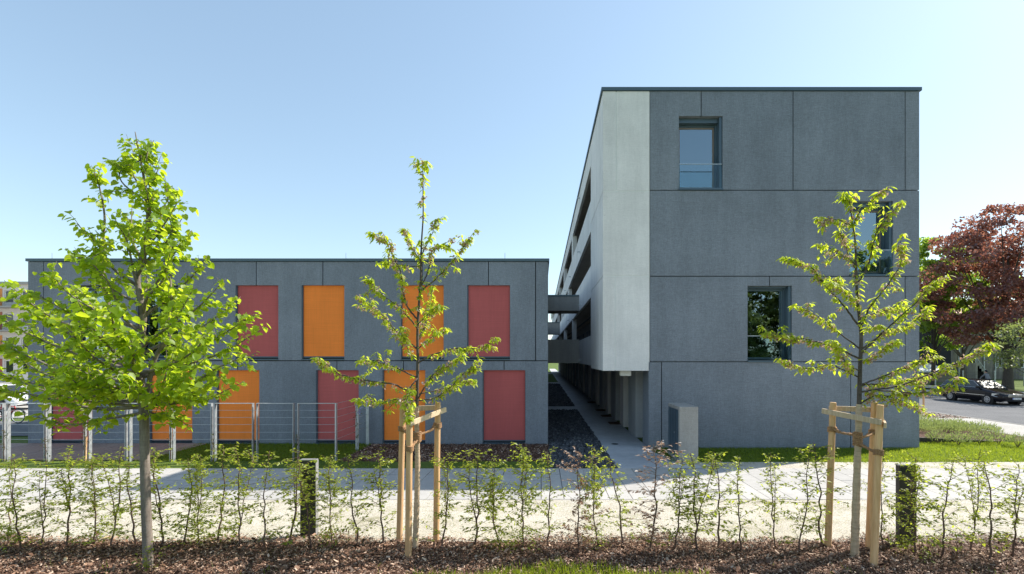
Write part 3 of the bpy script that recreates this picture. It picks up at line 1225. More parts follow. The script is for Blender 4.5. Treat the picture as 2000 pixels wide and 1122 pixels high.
for yb in (16.0, 16.95):
    mb = MB()
    mb.box(xr - .05, xr + .05, yb - .02, yb + .02, -.05, FT)
    mb.build('post', M['galv'], FN)
for z in wz + [FT - .01]:
    mb = MB()
    mb.cyl((xr, FD + .1, z), (xr, 16.95, z), .005, 5)
    mb.build('wire', M['galv'], FN)

# larch deck behind the fence
DK = empty('wooden_deck', (0, 0, .0), 'weathered brown plank deck behind the fence, along the low building', 'deck')
dx1 = PX(283, 14.42)
bw = .142
nb = int((dx1 - (-19.4)) / bw)
me_b = MB()
me_b.box(-bw / 2 + .004, bw / 2 - .004, 14.42, D2 - .05, .012, .045)
me_b = me_b.mesh('plank')
me_b.materials.append(M['deck'])
for i in range(nb):
    link('plank', me_b, None, DK, (dx1 - bw * (i + .5), 0, rnd.uniform(-.002, .002)))
mb = MB()
mb.box(dx1 - bw * nb, dx1, 14.45, D2 - .06, .0, .008)
mb.build('deck_frame', M['joint'], DK)

# ------------------------------------------------------------------ plants: helpers
def smooth_line(pts, n=6):
    """Catmull-Rom through the points"""
    pts = [Vector(p) for p in pts]
    if len(pts) < 3:
        return [pts[0].lerp(pts[-1], i / n) for i in range(n + 1)]
    q = [pts[0] * 2 - pts[1]] + pts + [pts[-1] * 2 - pts[-2]]
    out = []
    for i in range(1, len(q) - 2):
        a, b, c, d = q[i - 1], q[i], q[i + 1], q[i + 2]
        for k in range(n):
            t = k / n
            out.append(0.5 * ((2 * b) + (c - a) * t + (2 * a - 5 * b + 4 * c - d) * t * t + (3 * b - a - 3 * c + d) * t ** 3))
    out.append(pts[-1])
    return out


def taper(n, r0, r1, p=0.8):
    return [r0 + (r1 - r0) * (i / max(n - 1, 1)) ** p for i in range(n)]


def rvec(r=rnd):
    while True:
        v = Vector((r.uniform(-1, 1), r.uniform(-1, 1), r.uniform(-1, 1)))
        if 0.05 < v.length < 1:
            return v.normalized()


# leaf templates: local x across, y along the leaf, z up
HEART_V = [(0, 0, 0), (-.30, -.07, .05), (-.52, .22, .10), (-.40, .62, .08), (0, 1.02, -.08), (.40, .62, .08), (.52, .22, .10), (.30, -.07, .05), (0, .45, -.03)]
HEART_F = [(0, 8, 2, 1), (8, 4, 3, 2), (0, 7, 6, 8), (8, 6, 5, 4)]
LANCE_V = [(0, 0, 0), (-.5, .38, .14), (-.34, .74, .06), (0, 1.05, -.16), (.34, .74, .06), (.5, .38, .14), (0, .5, 0)]
LANCE_F = [(0, 6, 1), (1, 6, 2), (2, 6, 3), (0, 5, 6), (5, 4, 6), (4, 3, 6)]
QUAD_V = [(-.5, 0, .06), (0, -.1, 0), (.5, .05, .06), (.35, .7, .04), (0, 1, -.05), (-.35, .65, .04)]
QUAD_F = [(0, 1, 4, 5), (1, 2, 3, 4)]
OVAL_V = [(0, 0, 0), (-.42, .45, .1), (0, 1, -.08), (.42, .45, .1)]
OVAL_F = [(0, 2, 1), (0, 3, 2)]


class Leaves:
    def __init__(self):
        self.p, self.a, self.n, self.l, self.w = [], [], [], [], []

    def add(self, p, a, n, l, w):
        self.p.append(tuple(p))
        self.a.append(tuple(a))
        self.n.append(tuple(n))
        self.l.append(l)
        self.w.append(w)

    def build(self, name, tv, tf, mat, parent, idx=None, smooth=True):
        p, a, n, l, w = (np.asarray(x, float) for x in (self.p, self.a, self.n, self.l, self.w))
        if idx is not None:
            p, a, n, l, w = p[idx], a[idx], n[idx], l[idx], w[idx]
        return scatter(name, tv, tf, p, frames_from(a, n, l, w), mat, parent, smooth)


# ------------------------------------------------------------------ the lime tree
def lime_tree():
    r = random.Random(5)
    base = on_ground(289, 1108)
    d0 = base.y
    T = empty('lime_tree', base, 'leafy young lime tree with heart-shaped bright green leaves, no stakes', 'tree')

    def W(px, py, dd=0.0):
        return P(px, py, d0 + dd) - base
    tr = [W(290, 1125), W(288, 1060), W(285, 980), W(283, 900), W(281.5, 820), W(277, 760), W(268, 707, .05), W(277, 652, .05), W(279.5, 612),
          W(272, 573), W(269, 538), W(281, 480), W(289, 420), W(283, 360), W(272, 300), W(264, 258)]
    line = smooth_line(tr, 5)
    n = len(line)
    rad = []
    for i, p in enumerate(line):
        t = i / (n - 1)
        rad.append(0.066 * (1 - t) ** 0.9 + .005 if t > .27 else .059 - .006 * t / .27)
    rad[0] *= 1.12
    mb = MB()
    mb.tube(line, rad, 14)
    mb.build('trunk', M['lime_bark'], T, smooth=True)
    limbs = [
        [(281, 805, 0), (301, 705, -.1), (330, 659, -.12), (332, 620, -.1), (335, 588, -.1), (333, 538, -.05), (337, 470, 0), (330, 410, 0), (322, 345, 0)],
        [(268, 712, .05), (225, 640, .1), (205, 560, .1), (201, 480, .1), (204, 420, .1), (190, 350, .1), (180, 341, .1)],
    ]
    tips = [(300, 275, .05, 380), (232, 322, -.1, 420), (250, 300, .15, 400), (345, 370, .2, 480), (360, 420, .1, 540), (150, 437, .0, 560),
            (128, 485, -.2, 600), (95, 530, .2, 640), (65, 572, -.1, 680), (8, 548, .5, 690), (-40, 590, .1, 730), (-60, 655, -.2, 760),
            (-45, 720, .3, 775), (-35, 755, -.2, 790), (40, 748, -.6, 790), (70, 815, -.2, 806), (120, 722, -.9, 780), (95, 690, -1.0, 770), (150, 585, -1.3, 720),
            (215, 590, -1.35, 700), (250, 640, -1.2, 740), (165, 500, -.7, 650), (130, 640, -.9, 740), (168, 745, -.8, 785), (238, 728, -1.0, 775),
            (310, 815, -.35, 790), (350, 822, .1, 790), (325, 728, -1.0, 780), (400, 755, .3, 795), (435, 735, -.5, 790), (478, 745, .2, 800), (500, 690, .0, 770),
            (518, 640, .35, 740), (505, 610, .1, 720), (470, 580, .5, 700), (440, 545, .2, 670), (405, 500, .4, 620), (375, 450, .1, 580), (350, 390, -.3, 520),
            (420, 630, -.8, 730), (380, 560, -.8, 680), (335, 480, -.6, 610), (300, 430, -.6, 540), (258, 400, .5, 500), (280, 520, .8, 620),
            (150, 560, .8, 690), (70, 640, 1.0, 750), (410, 650, 1.0, 740), (360, 720, .9, 780), (225, 680, .9, 770), (100, 705, .7, 780),
            (310, 330, -.1, 430), (265, 275, -.05, 340), (280, 350, -.3, 440), (225, 430, -.3, 560), (400, 700, -.9, 780), (20, 690, .8, 770), (60, 600, .5, 720)]
    allb = []

    def trunk_at(py):
        zt = PZ(py, d0) - base.z
        return min(line, key=lambda q: abs(q.z - zt))
    lines = [[W(*q) for q in L] for L in limbs]
    for (px, py, dd, py0) in tips:
        a = trunk_at(py0)
        b = W(px, py, dd)
        dv = b - a
        m1 = a + dv * .33 + Vector((0, 0, -.06 * dv.length)) + rvec(r) * .05
        m2 = a + dv * .68 + Vector((0, 0, -.05 * dv.length)) + rvec(r) * .07
        lines.append([a, m1, m2, b])
    LV = Leaves()
    tw = MB()

    def leafy(pts, dens, size):
        L = sum((pts[i + 1] - pts[i]).length for i in range(len(pts) - 1))
        k = max(2, int(L * dens))
        for i in range(k):
            t = (i + r.random()) / k
            f = t * (len(pts) - 1)
            j = min(int(f), len(pts) - 2)
            p = pts[j].lerp(pts[j + 1], f - j)
            tang = (pts[j + 1] - pts[j]).normalized()
            out = (tang * .4 + rvec(r) * .9)
            out.z = out.z * .5
            st = out.normalized() * r.uniform(.02, .06)
            s = size * (.4 + 1.05 * r.random() ** .8)
            ax = Vector((out.x, out.y, -.55 + r.uniform(-.5, .5)))
            nn = Vector((r.uniform(-.7, .7), r.uniform(-.7, .7), 1.0))
            LV.add(p + st, ax, nn, s, s * r.uniform(.85, 1.1))

    for L in lines:
        pts = smooth_line(L, 6)
        ln = sum((pts[i + 1] - pts[i]).length for i in range(len(pts) - 1))
        mb = MB()
        mb.tube(pts, taper(len(pts), min(.011 + .011 * ln, .034), .004), 7)
        mb.build('branch', M['lime_bark'], T, smooth=True)
        leafy(pts[int(len(pts) * .42):], 38, .066)
        nsub = int(4 + ln * 5.4)
        for i in range(nsub):
            t = r.uniform(.28, .98)
            j = min(int(t * (len(pts) - 1)), len(pts) - 2)
            p = pts[j]
            tang = (pts[j + 1] - pts[j]).normalized()
            dv = (tang * .65 + rvec(r) * .75 + Vector((0, 0, .12))).normalized()
            sl_ = r.uniform(.16, .42) * (1.15 - .5 * t)
            q = [p, p + dv * sl_ * .5 + Vector((0, 0, .01)), p + dv * sl_ + Vector((0, 0, -.04 * r.random()))]
            tw.tube(q, [.004, .003, .0018], 4, cap=False)
            leafy(q, 36, .066)
    tw.build('twig', M['lime_bark'], T)['kind'] = 'stuff'
    N_ = len(LV.p)
    d = np.asarray([p[1] for p in LV.p])
    size = np.asarray(LV.l) / (d + d0)
    big = np.argsort(-size)[:300]
    rest = np.setdiff1d(np.arange(N_), big)
    fol = LV.build('foliage', HEART_V, HEART_F, M['lime_leaf'], T, rest)
    fol['kind'] = 'stuff'
    me = bpy.data.meshes.new('leaf')
    me.from_pydata(HEART_V, [], HEART_F)
    me.polygons.foreach_set('use_smooth', [True] * len(me.polygons))
    me.materials.append(M['lime_leaf_single'])
    A, Nn, Ls, Ws, Ps = (np.asarray(x, float) for x in (LV.a, LV.n, LV.l, LV.w, LV.p))
    F = frames_from(A[big], Nn[big], Ls[big], Ws[big])
    for k, i in enumerate(big):
        o = link('leaf', me, None, fol)
        mt = Matrix([[*F[k][0], Ps[i][0]], [*F[k][1], Ps[i][1]], [*F[k][2], Ps[i][2]], [0, 0, 0, 1]])
        o.matrix_basis = mt
    print('lime leaves', N_)
    return T


def m_leaf_obj(name, cols, trans, tfac, gloss):
    m = m_leaf(name, cols, trans, tfac, gloss)
    t = m.node_tree
    oi = t.nodes.new('ShaderNodeObjectInfo')
    for nd in t.nodes:
        if nd.type == 'VALTORGB':
            for lk in list(nd.inputs[0].links):
                t.links.remove(lk)
            t.links.new(oi.outputs['Random'], nd.inputs[0])
    return m


M['lime_leaf_single'] = m_leaf_obj('lime_leaf_single', [(0.11, 0.19, 0.012), (0.15, 0.25, 0.02), (0.19, 0.28, 0.02), (0.12, 0.21, 0.02)],
                                   [(0.52, 0.72, 0.02), (0.68, 0.80, 0.04), (0.60, 0.76, 0.03)], 0.58, 0.02)
lime_tree()


def basal_shoots():
    r = random.Random(3)
    b = on_ground(296, 1118)
    T = empty('weed', b, 'leafy pale green weed shoots at the foot of the lime trunk', 'plant')
    LV = Leaves()
    mb = MB()
    for (dx, h) in ((-.12, .25), (-.06, .34), (.03, .30), (.08, .42), (.12, .33), (.02, .2)):
        a = Vector((dx, r.uniform(-.1, .02), 0))
        t = a + Vector((r.uniform(-.06, .06), r.uniform(-.05, .05), h))
        mb.tube([a, a.lerp(t, .5) + rvec(r) * .01, t], [.004, .003, .002], 5)
        for k in range(9):
            p = a.lerp(t, .25 + .75 * k / 8)
            o = rvec(r)
            o.z = abs(o.z) * .3
            s = r.uniform(.035, .075)
            LV.add(p, (o.x, o.y, r.uniform(-.2, .4)), (r.uniform(-.5, .5), r.uniform(-.5, .5), 1), s, s * .6)
    mb.build('stem', M['twig'], T)
    LV.build('foliage', LANCE_V, LANCE_F, M['hedge_leaf'], T)


basal_shoots()


# ------------------------------------------------------------------ the two cherry trees
def cherry(label, base_px, trunk, limbs, wrap_py, seed, spread, r0):
    r = random.Random(seed)
    base = on_ground(*base_px)
    d0 = base.y
    T = empty('cherry_tree', base, label, 'tree', 'staked young cherry trees')

    def W(px, py, dd=0.0):
        return P(px, py, d0 + dd) - base
    tr = [W(*q) for q in trunk]
    line = smooth_line(tr, 6)
    n = len(line)
    zt = line[-1].z
    rad = [max(.0045, r0 * (1 - max(0, p.z) / zt) ** .85 + .004) for p in line]
    cutz = PZ(wrap_py, d0) - base.z
    ci = next(i for i, p in enumerate(line) if p.z > cutz)
    mb = MB()
    mb.tube(line[ci - 1:], rad[ci - 1:], 10)
    mb.build('trunk', M['cherry_bark'], T, smooth=True)
    mb = MB()
    wr = [x * 1.12 + .004 + .0025 * math.sin(i * 1.9) for i, x in enumerate(rad[:ci + 1])]
    fine = smooth_line(line[:ci + 1], 4)
    mb.tube(fine, [wr[min(i // 4, len(wr) - 1)] + .002 * math.sin(i * 2.3) for i in range(len(fine))], 12)
    mb.build('trunk_wrap', M['wrap'], T, smooth=True)
    LV, BL = Leaves(), Leaves()

    def spur(p, out, k, s0, bloom):
        for _ in range(k):
            o = (out * .5 + rvec(r)).normalized()
            s = s0 * r.uniform(.6, 1.2)
            ax = Vector((o.x, o.y, -.75 + r.uniform(-.35, .65)))
            nn = Vector((o.x * .8 + r.uniform(-.4, .4), o.y * .8 + r.uniform(-.4, .4), .8))
            LV.add(p + o * r.uniform(.005, .035), ax, nn, s, s * r.uniform(.36, .48))
        if r.random() < bloom:
            c = p + Vector((r.uniform(-.03, .03), r.uniform(-.03, .03), -.03))
            for _ in range(r.randint(5, 12)):
                o = rvec(r)
                s = r.uniform(.018, .036)
                BL.add(c + o * r.uniform(.01, .05), rvec(r), rvec(r), s, s)

    for li, L in enumerate(limbs):
        dd = L[0]
        q = L[1:]
        m = len(q)
        pts0 = [W(x, y, dd * (i / (m - 1))) for i, (x, y) in enumerate(q)]
        near = min(line, key=lambda v: (v - pts0[0]).length)
        if (near - pts0[0]).length < .35:
            pts0[0] = near.copy()
        pts = smooth_line(pts0, 6)
        ln = sum((pts[i + 1] - pts[i]).length for i in range(len(pts) - 1))
        pts = [p + rvec(r) * .006 for p in pts]
        mb = MB()
        mb.tube(pts, taper(len(pts), min(.005 + .0065 * ln, .015), .0035), 7)
        mb.build('branch', M['cherry_bark'], T, smooth=True)
        k = int(ln * 38)
        for i in range(k):
            t = (i + r.random()) / k
            if t < .22 and r.random() < .75:
                continue
            f = t * (len(pts) - 1)
            j = min(int(f), len(pts) - 2)
            p = pts[j].lerp(pts[j + 1], f - j)
            spur(p + Vector((r.uniform(-.02, .02), r.uniform(-.04, .04), r.uniform(-.02, .02))), (pts[j + 1] - pts[j]).normalized(), r.randint(2, 5), .080, .42)
        for _ in range(6):
            spur(pts[-1], (pts[-1] - pts[-2]).normalized(), 2, .10, .1)
        for i in range(int(ln * 4.4)):      # short side shoots
            j = r.randint(int(len(pts) * .35), len(pts) - 2)
            dv = ((pts[j + 1] - pts[j]).normalized() * .6 + rvec(r) * .7).normalized()
            e = pts[j] + dv * r.uniform(.08, .22)
            mb = MB()
            mb.tube([pts[j], pts[j].lerp(e, .5) + Vector((0, 0, .008)), e], [.004, .003, .002], 5)
            mb.build('shoot', M['cherry_bark'], T, smooth=True)
            for t in (.4, .7, 1.0, 1.0):
                spur(pts[j].lerp(e, t), dv, r.randint(2, 4), .082, .22)
    top = line[int(n * spread):]
    for i in range(int(len(top) * 1.6)):
        p = top[r.randint(0, len(top) - 1)]
        spur(p, rvec(r), r.randint(2, 4), .09, .45)
    for _ in range(13):
        spur(line[-1] + Vector((r.uniform(-.09, .09), r.uniform(-.09, .09), r.uniform(-.12, .02))), Vector((0, 0, .4)), 4, .11, .3)
    f = LV.build('foliage', LANCE_V, LANCE_F, M['cherry_leaf'], T)
    f['kind'] = 'stuff'
    f = BL.build('blossom', QUAD_V, QUAD_F, M['blossom'], T)
    f['kind'] = 'stuff'
    print('cherry leaves', len(LV.p), len(BL.p))
    return T, base


c_limbs = [
    (.5, (815, 680), (782, 657), (751, 620), (725, 600), (702, 580)),
    (-.4, (808, 622), (798, 603), (788, 574), (782, 531), (765, 494), (759, 471), (731, 457)),
    (-.6, (810, 640), (782, 603), (740, 571), (722, 546)),
    (.3, (822, 572), (851, 545), (876, 520), (902, 488), (915, 466)),
    (-.3, (824, 560), (833, 539), (842, 508), (843, 490), (856, 481), (872, 480)),
    (-.5, (820, 637), (839, 611), (856, 597)),
    (.4, (816, 680), (845, 657), (871, 642)),
    (-.1, (817, 705), (854, 690), (896, 680), (939, 680), (968, 662)),
    (.4, (813, 738), (768, 717), (734, 708), (703, 705)),
    (-.2, (812, 775), (768, 751), (740, 747), (697, 740), (663, 731), (640, 714), (620, 700)),
    (-.5, (813, 782), (777, 781), (740, 785), (700, 780)),
    (-.3, (814, 780), (842, 737), (871, 717), (899, 697)),
    (.2, (814, 782), (848, 778), (879, 757), (905, 731), (925, 720)),
    (.5, (846, 772), (862, 760), (891, 751), (922, 745)),
    (-.9, (815, 740), (800, 760), (795, 790), (800, 815)),
    (-.7, (817, 700), (800, 690), (790, 660), (785, 640)),
    (.7, (819, 660), (830, 640), (838, 600), (846, 560)),
    (.2, (822, 510), (808, 490), (795, 462), (790, 448)),
    (-.1, (823, 500), (838, 470), (848, 445), (852, 430)),
    (.1, (823, 520), (795, 520), (770, 515), (752, 512)),
]
cherry('slim staked cherry tree with drooping leaves before the low building', (811, 1072),
       [(811, 1085), (812, 1040), (814, 980), (815.5, 900), (814, 830), (815, 760), (816, 700), (815.5, 650), (818, 600), (822, 540), (823, 480), (826.5, 420), (826, 350), (826, 316)],
       c_limbs, 800, 21, .62, .031)
r_limbs = [
    (.4, (1674, 684), (1637, 650), (1609, 627), (1585, 612), (1554, 596)),
    (-.5, (1673, 706), (1629, 678), (1570, 662), (1535, 658), (1500, 652)),
    (-.2, (1677, 640), (1652, 603), (1613, 560), (1586, 525), (1558, 513), (1533, 503)),
    (.3, (1671, 520), (1637, 493), (1601, 478)),
    (-.2, (1665, 440), (1637, 430), (1601, 426)),
    (.2, (1673, 560), (1696, 517), (1711, 458), (1731, 427), (1762, 395)),
    (-.2, (1667, 440), (1676, 419), (1700, 395), (1719, 377)),
    (-.5, (1682, 640), (1700, 599), (1735, 556), (1762, 509), (1754, 480)),
    (.6, (1690, 622), (1739, 603), (1765, 598)),
    (-.1, (1682, 690), (1715, 658), (1754, 623), (1794, 587), (1817, 560), (1833, 548)),
    (.5, (1682, 680), (1731, 650), (1778, 634), (1812, 600)),
    (-.6, (1681, 712), (1707, 693), (1751, 666)),
    (.3, (1679, 752), (1735, 732), (1778, 713), (1825, 695)),
    (.5, (1679, 756), (1740, 748), (1805, 735)),
    (-.3, (1679, 768), (1739, 764), (1794, 768), (1849, 757), (1870, 738)),
    (-.1, (1679, 770), (1760, 752), (1849, 717), (1896, 697), (1931, 672)),
    (.2, (1678, 788), (1715, 772), (1762, 783), (1794, 797)),
    (.2, (1676, 732), (1621, 713), (1578, 721), (1535, 707)),
    (-.6, (1678, 730), (1660, 715), (1640, 690), (1628, 665)),
    (-.7, (1676, 600), (1660, 580), (1640, 560), (1622, 552)),
    (.2, (1672, 530), (1658, 500), (1648, 470), (1640, 455)),
    (-.4, (1679, 650), (1700, 640), (1718, 636)),
]
cherry('broad staked cherry tree with drooping leaves before the tall building', (1670, 1088),
       [(1669, 1100), (1670, 1050), (1672, 980), (1674.5, 900), (1677, 830), (1678, 790), (1680, 713), (1682, 658), (1678, 615), (1674, 576), (1672, 517), (1670, 470), (1664, 430), (1659, 395), (1652, 378)],
       r_limbs, 795, 33, .6, .042)


# ------------------------------------------------------------------ tree stakes with rails and coir rope
def stakes(label, posts, rails, ropes, trunk):
    """posts: (base px, base py, top px, top py); rails: pairs of (post, over) ; all in the photograph"""
    r = random.Random(len(label))
    b0 = on_ground(posts[0][0], posts[0][1])
    T = empty('tree_support', b0, label, 'tree support', 'wooden tree supports')
    tops = []
    for (bx, by, tx, ty) in posts:
        g = on_ground(bx, by)
        a = g - b0
        t = P(tx, ty, g.y) - b0
        mb = MB()
        L = [a.lerp(t, i / 8) for i in range(9)]
        L[0] = L[0] - (t - a).normalized() * .06
        mb.tube([L[0]] + L + [t + (t - a).normalized() * .006], [.047] + [.0475 - .0006 * i + r.uniform(-.0008, .0008) for i in range(9)] + [.037], 14)
        mb.build('post', M['stake'], T, smooth=False)
        tops.append((a, t))

    def at(i, h):
        a, t = tops[i]
        return a.lerp(t, (h - a.z) / (t.z - a.z))
    for (i, j, hi, hj, oi, oj, side) in rails:
        p, q = at(i, hi), at(j, hj)
        dv = (q - p).normalized()
        s = Vector((-dv.y, dv.x, 0)) * side
        mb = MB()
        mb.bar(p + s * .055 - dv * oi, q + s * .055 + dv * oj, .03, .075)
        mb.build('rail', M['rail'], T, bevel=.006)
    for (i, h, ht, sag) in ropes:
        p = at(i, h)
        c = trunk(ht) - b0
        dv = (c - p)
        dv.z = 0
        dv = dv.normalized()
        sd = Vector((-dv.y, dv.x, 0))
        rp = MB()
        for o in (-.012, .012):
            pts = [p + dv * .05 + sd * o * 1.5, p.lerp(c, .35) + sd * o + Vector((0, 0, -sag)), p.lerp(c, .7) + sd * -o + Vector((0, 0, -sag * .6)), c + dv * -.02 - sd * o]
            rp.tube(smooth_line(pts, 5), [.016 + .004 * math.sin(k * 2.1) for k in range(16)], 7)
        for k in range(4):
            z = (k - 1.5) * .019
            ring = [p + Vector((math.cos(a) * .054, math.sin(a) * .054, z + .008 * math.sin(a * 2))) for a in [2 * math.pi * m / 16 for m in range(17)]]
            rp.tube(ring, .0115, 6, cap=False)
        for k in range(4):
            z = (k - 1.5) * .024
            ring = [c + Vector((math.cos(a) * .052, math.sin(a) * .052, z + .01 * math.sin(a * 2 + i))) for a in [2 * math.pi * m / 16 for m in range(17)]]
            rp.tube(ring, .012, 6, cap=False)
        rp.build('rope_tie', M['rope'], T, smooth=True)


tb = on_ground(811, 1072)
stakes('three peeled pine posts with rails and coir ties around the cherry before the low building',
       [(780, 1056, 787, 786), (797.5, 1089, 800, 793), (852, 1058, 855, 787)],
       [(0, 1, 1.98, 1.97, .09, .08, 1), (1, 2, 1.88, 1.97, .05, .13, -1), (0, 2, 2.0, 2.02, .03, .03, 1)],
       [(0, 1.70, 1.62, .015), (1, 1.52, 1.60, .02), (2, 1.76, 1.66, .03)],
       lambda z: Vector((PX(815, tb.y), tb.y, tb.z + z)))
tb2 = on_ground(1670, 1088)
stakes('three peeled pine posts with rails and coir ties around the cherry before the tall building',
       [(1617, 1068, 1627, 787), (1706.5, 1105, 1719, 792), (1697, 1072, 1708, 786)],
       [(0, 1, 1.98, 1.93, .13, .06, -1), (1, 2, 1.90, 1.99, .09, .05, -1), (0, 2, 2.03, 2.02, .03, .03, 1)],
       [(0, 1.73, 1.70, .02), (1, 1.52, 1.60, .02), (2, 1.70, 1.66, .02)],
       lambda z: Vector((PX(1675, tb2.y), tb2.y, tb2.z + z)))

# ------------------------------------------------------------------ hedge saplings
def sapling_variant(seed, bushy, dry=False):
    r = random.Random(seed)
    stem, LV = MB(), Leaves()
    H = 1.32

    def wig(a, b, n, amp):
        pts = [a.lerp(b, i / n) for i in range(n + 1)]
        w_ = Vector((0, 0, 0))
        for i in range(1, n + 1):
            w_ += Vector((r.uniform(-1, 1), r.uniform(-1, 1), r.uniform(-.3, .3))) * amp
            pts[i] = pts[i] + w_
        return pts
    stems = [(Vector((0, 0, -.03)), Vector((r.uniform(-.09, .09), r.uniform(-.08, .08), H)), .011)]
    main = wig(stems[0][0], stems[0][1], 11, .024)
    stem.tube(smooth_line(main, 3), taper(34, .0115, .003, 1.0), 7)
    sets = [(main, 1.0)]
    if r.random() < .6:
        j = r.randint(3, 6)
        e = main[j] + Vector((r.uniform(-.16, .16), r.uniform(-.1, .1), (H - main[j].z) * r.uniform(.6, .95)))
        m2 = wig(main[j], e, 7, .014)
        stem.tube(m2, taper(8, .007, .0025), 6)
        sets.append((m2, .7))

    def leaf(p, dv, s):
        o = (dv * .5 + rvec(r) * .8)
        ax = Vector((o.x, o.y, o.z * .4 - .2))
        LV.add(p + o.normalized() * .008, ax, (r.uniform(-.8, .8), r.uniform(-.8, .8), .9), s, s * .62)
    for pts, wgt in sets:
        k = int((48 if bushy else 38) * wgt)
        for i in range(k):
            t = ((i + r.random()) / k) ** .9
            t = .08 + .9 * t
            f = t * (len(pts) - 1)
            j = min(int(f), len(pts) - 2)
            p = pts[j].lerp(pts[j + 1], f - j)
            an = r.uniform(0, 6.28)
            up = r.uniform(-.1, .75)
            dv = Vector((math.cos(an), math.sin(an) * .8, up)).normalized()
            ln = (.06 + .34 * r.random() ** 1.6) * (1.2 - .6 * t) * (1.15 if bushy else 1.0)
            m = [p, p + dv * ln * .5 + rvec(r) * .012, p + dv * ln + rvec(r) * .02]
            stem.tube(m, [.0034, .0024, .0014], 4, cap=False)
            nl = int(ln * (66 if bushy else 52)) + 1
            if dry and t > .3 and r.random() < .5:
                nl = nl // 2
            for q in range(nl):
                tt = .2 + .8 * (q + r.random()) / nl
                pp = m[0].lerp(m[1], tt * 2) if tt < .5 else m[1].lerp(m[2], tt * 2 - 1)
                leaf(pp, dv, r.uniform(.028, .058))
            if r.random() < .35:
                d2 = (dv + rvec(r) * .8).normalized()
                e2 = m[1] + d2 * ln * .5
                stem.tube([m[1], e2], [.002, .0012], 4, cap=False)
                for q in range(3):
                    leaf(m[1].lerp(e2, (q + 1) / 3), d2, r.uniform(.022, .042))
        for q in range(16 if not dry else 5):
            p = pts[-1].lerp(pts[-3], r.random())
            leaf(p, rvec(r), r.uniform(.025, .045))
    if bushy:                     # low leafy skirt
        for q in range(130):
            a = r.uniform(0, 6.28)
            p = Vector((math.cos(a) * r.uniform(.02, .24), math.sin(a) * r.uniform(.02, .2), r.uniform(.02, .38)))
            leaf(p, Vector((math.cos(a), math.sin(a), .2)), r.uniform(.03, .055))
    sm = stem.mesh('stem', True)
    sm.materials.append(M['twig'])
    fo = LV.build('foliage', LANCE_V if False else OVAL_V, OVAL_F, M['dry_leaf' if dry else 'hedge_leaf'], None)
    fm = fo.data
    bpy.data.objects.remove(fo)
    return sm, fm


variants = [sapling_variant(100 + i, i % 3 == 0, i == 9) for i in range(10)]
sap = [(17, 1064, 0, 890), (39, 1075, 0, 885), (80, 1068, 1, 880), (129.5, 1070, 2, 882), (187, 1062, 3, 888), (216, 1068, 4, 876), (264, 1066, 5, 890),
       (314, 1066, 1, 872), (360, 1064, 0, 882), (389, 1062, 3, 880), (427, 1062, 0, 872), (471, 1066, 4, 868), (518, 1070, 7, 880), (562, 1066, 2, 868),
       (610, 1069, 5, 882), (650, 1066, 6, 876), (697, 1066, 8, 882), (750, 1063, 2, 880),
       (864.5, 1070, 4, 882), (925.5, 1065, 1, 868), (979, 1070, 6, 880), (1019, 1073, 3, 870), (1070, 1068, 8, 876), (1127, 1080, 9, 870), (1170, 1072, 6, 872), (1220, 1062, 5, 880),
       (1270.5, 1078, 9, 872), (1316, 1076, 2, 878), (1364, 1076, 4, 876), (1401, 1071, 7, 868), (1446, 1078, 5, 868), (1514, 1070, 1, 882), (1562.5, 1079, 8, 876), (1601, 1073, 7, 870),
       (1723.5, 1075, 8, 884), (1783, 1087, 3, 880), (1837.5, 1087, 5, 882), (1895.5, 1077, 4, 880), (1931, 1092, 7, 886), (1977, 1090, 2, 888)]
marks = [(288, 'the lime tree trunk'), (601, 'the bollard near the lime tree'), (815, 'the stakes before the low building'), (1672, 'the stakes before the tall building')]
ORD = ['first', 'second', 'third', 'fourth', 'fifth', 'sixth', 'seventh', 'eighth', 'ninth', 'tenth', 'eleventh', 'twelfth']
xs_s = sorted(s[0] for s in sap)
for k, (px, py, v, top) in enumerate(sap):
    b = on_ground(px, py)
    h = PZ(top, b.y) - b.z
    mk = min(marks, key=lambda m: abs(m[0] - px))
    right = px > mk[0]
    cnt = sum(1 for x in xs_s if (mk[0] < x <= px if right else px <= x < mk[0]))
    look = 'withered brown-leaved' if v == 9 else ('bushy green' if v % 3 == 0 else 'sparse light green')
    lab = f'{look} hedge sapling, {ORD[cnt - 1]} {"right" if right else "left"} of {mk[1]}'
    T = empty('hedge_sapling', b, lab, 'shrub', 'hornbeam hedge saplings', rz=rnd.uniform(0, 6.28))
    s = h / 1.34
    T.scale = (s * rnd.uniform(.75, 1.4), s * rnd.uniform(.75, 1.4), s * rnd.uniform(.93, 1.04))
    link('stem', variants[v][0], None, T)
    f = link('foliage', variants[v][1], None, T)
    f['kind'] = 'stuff'

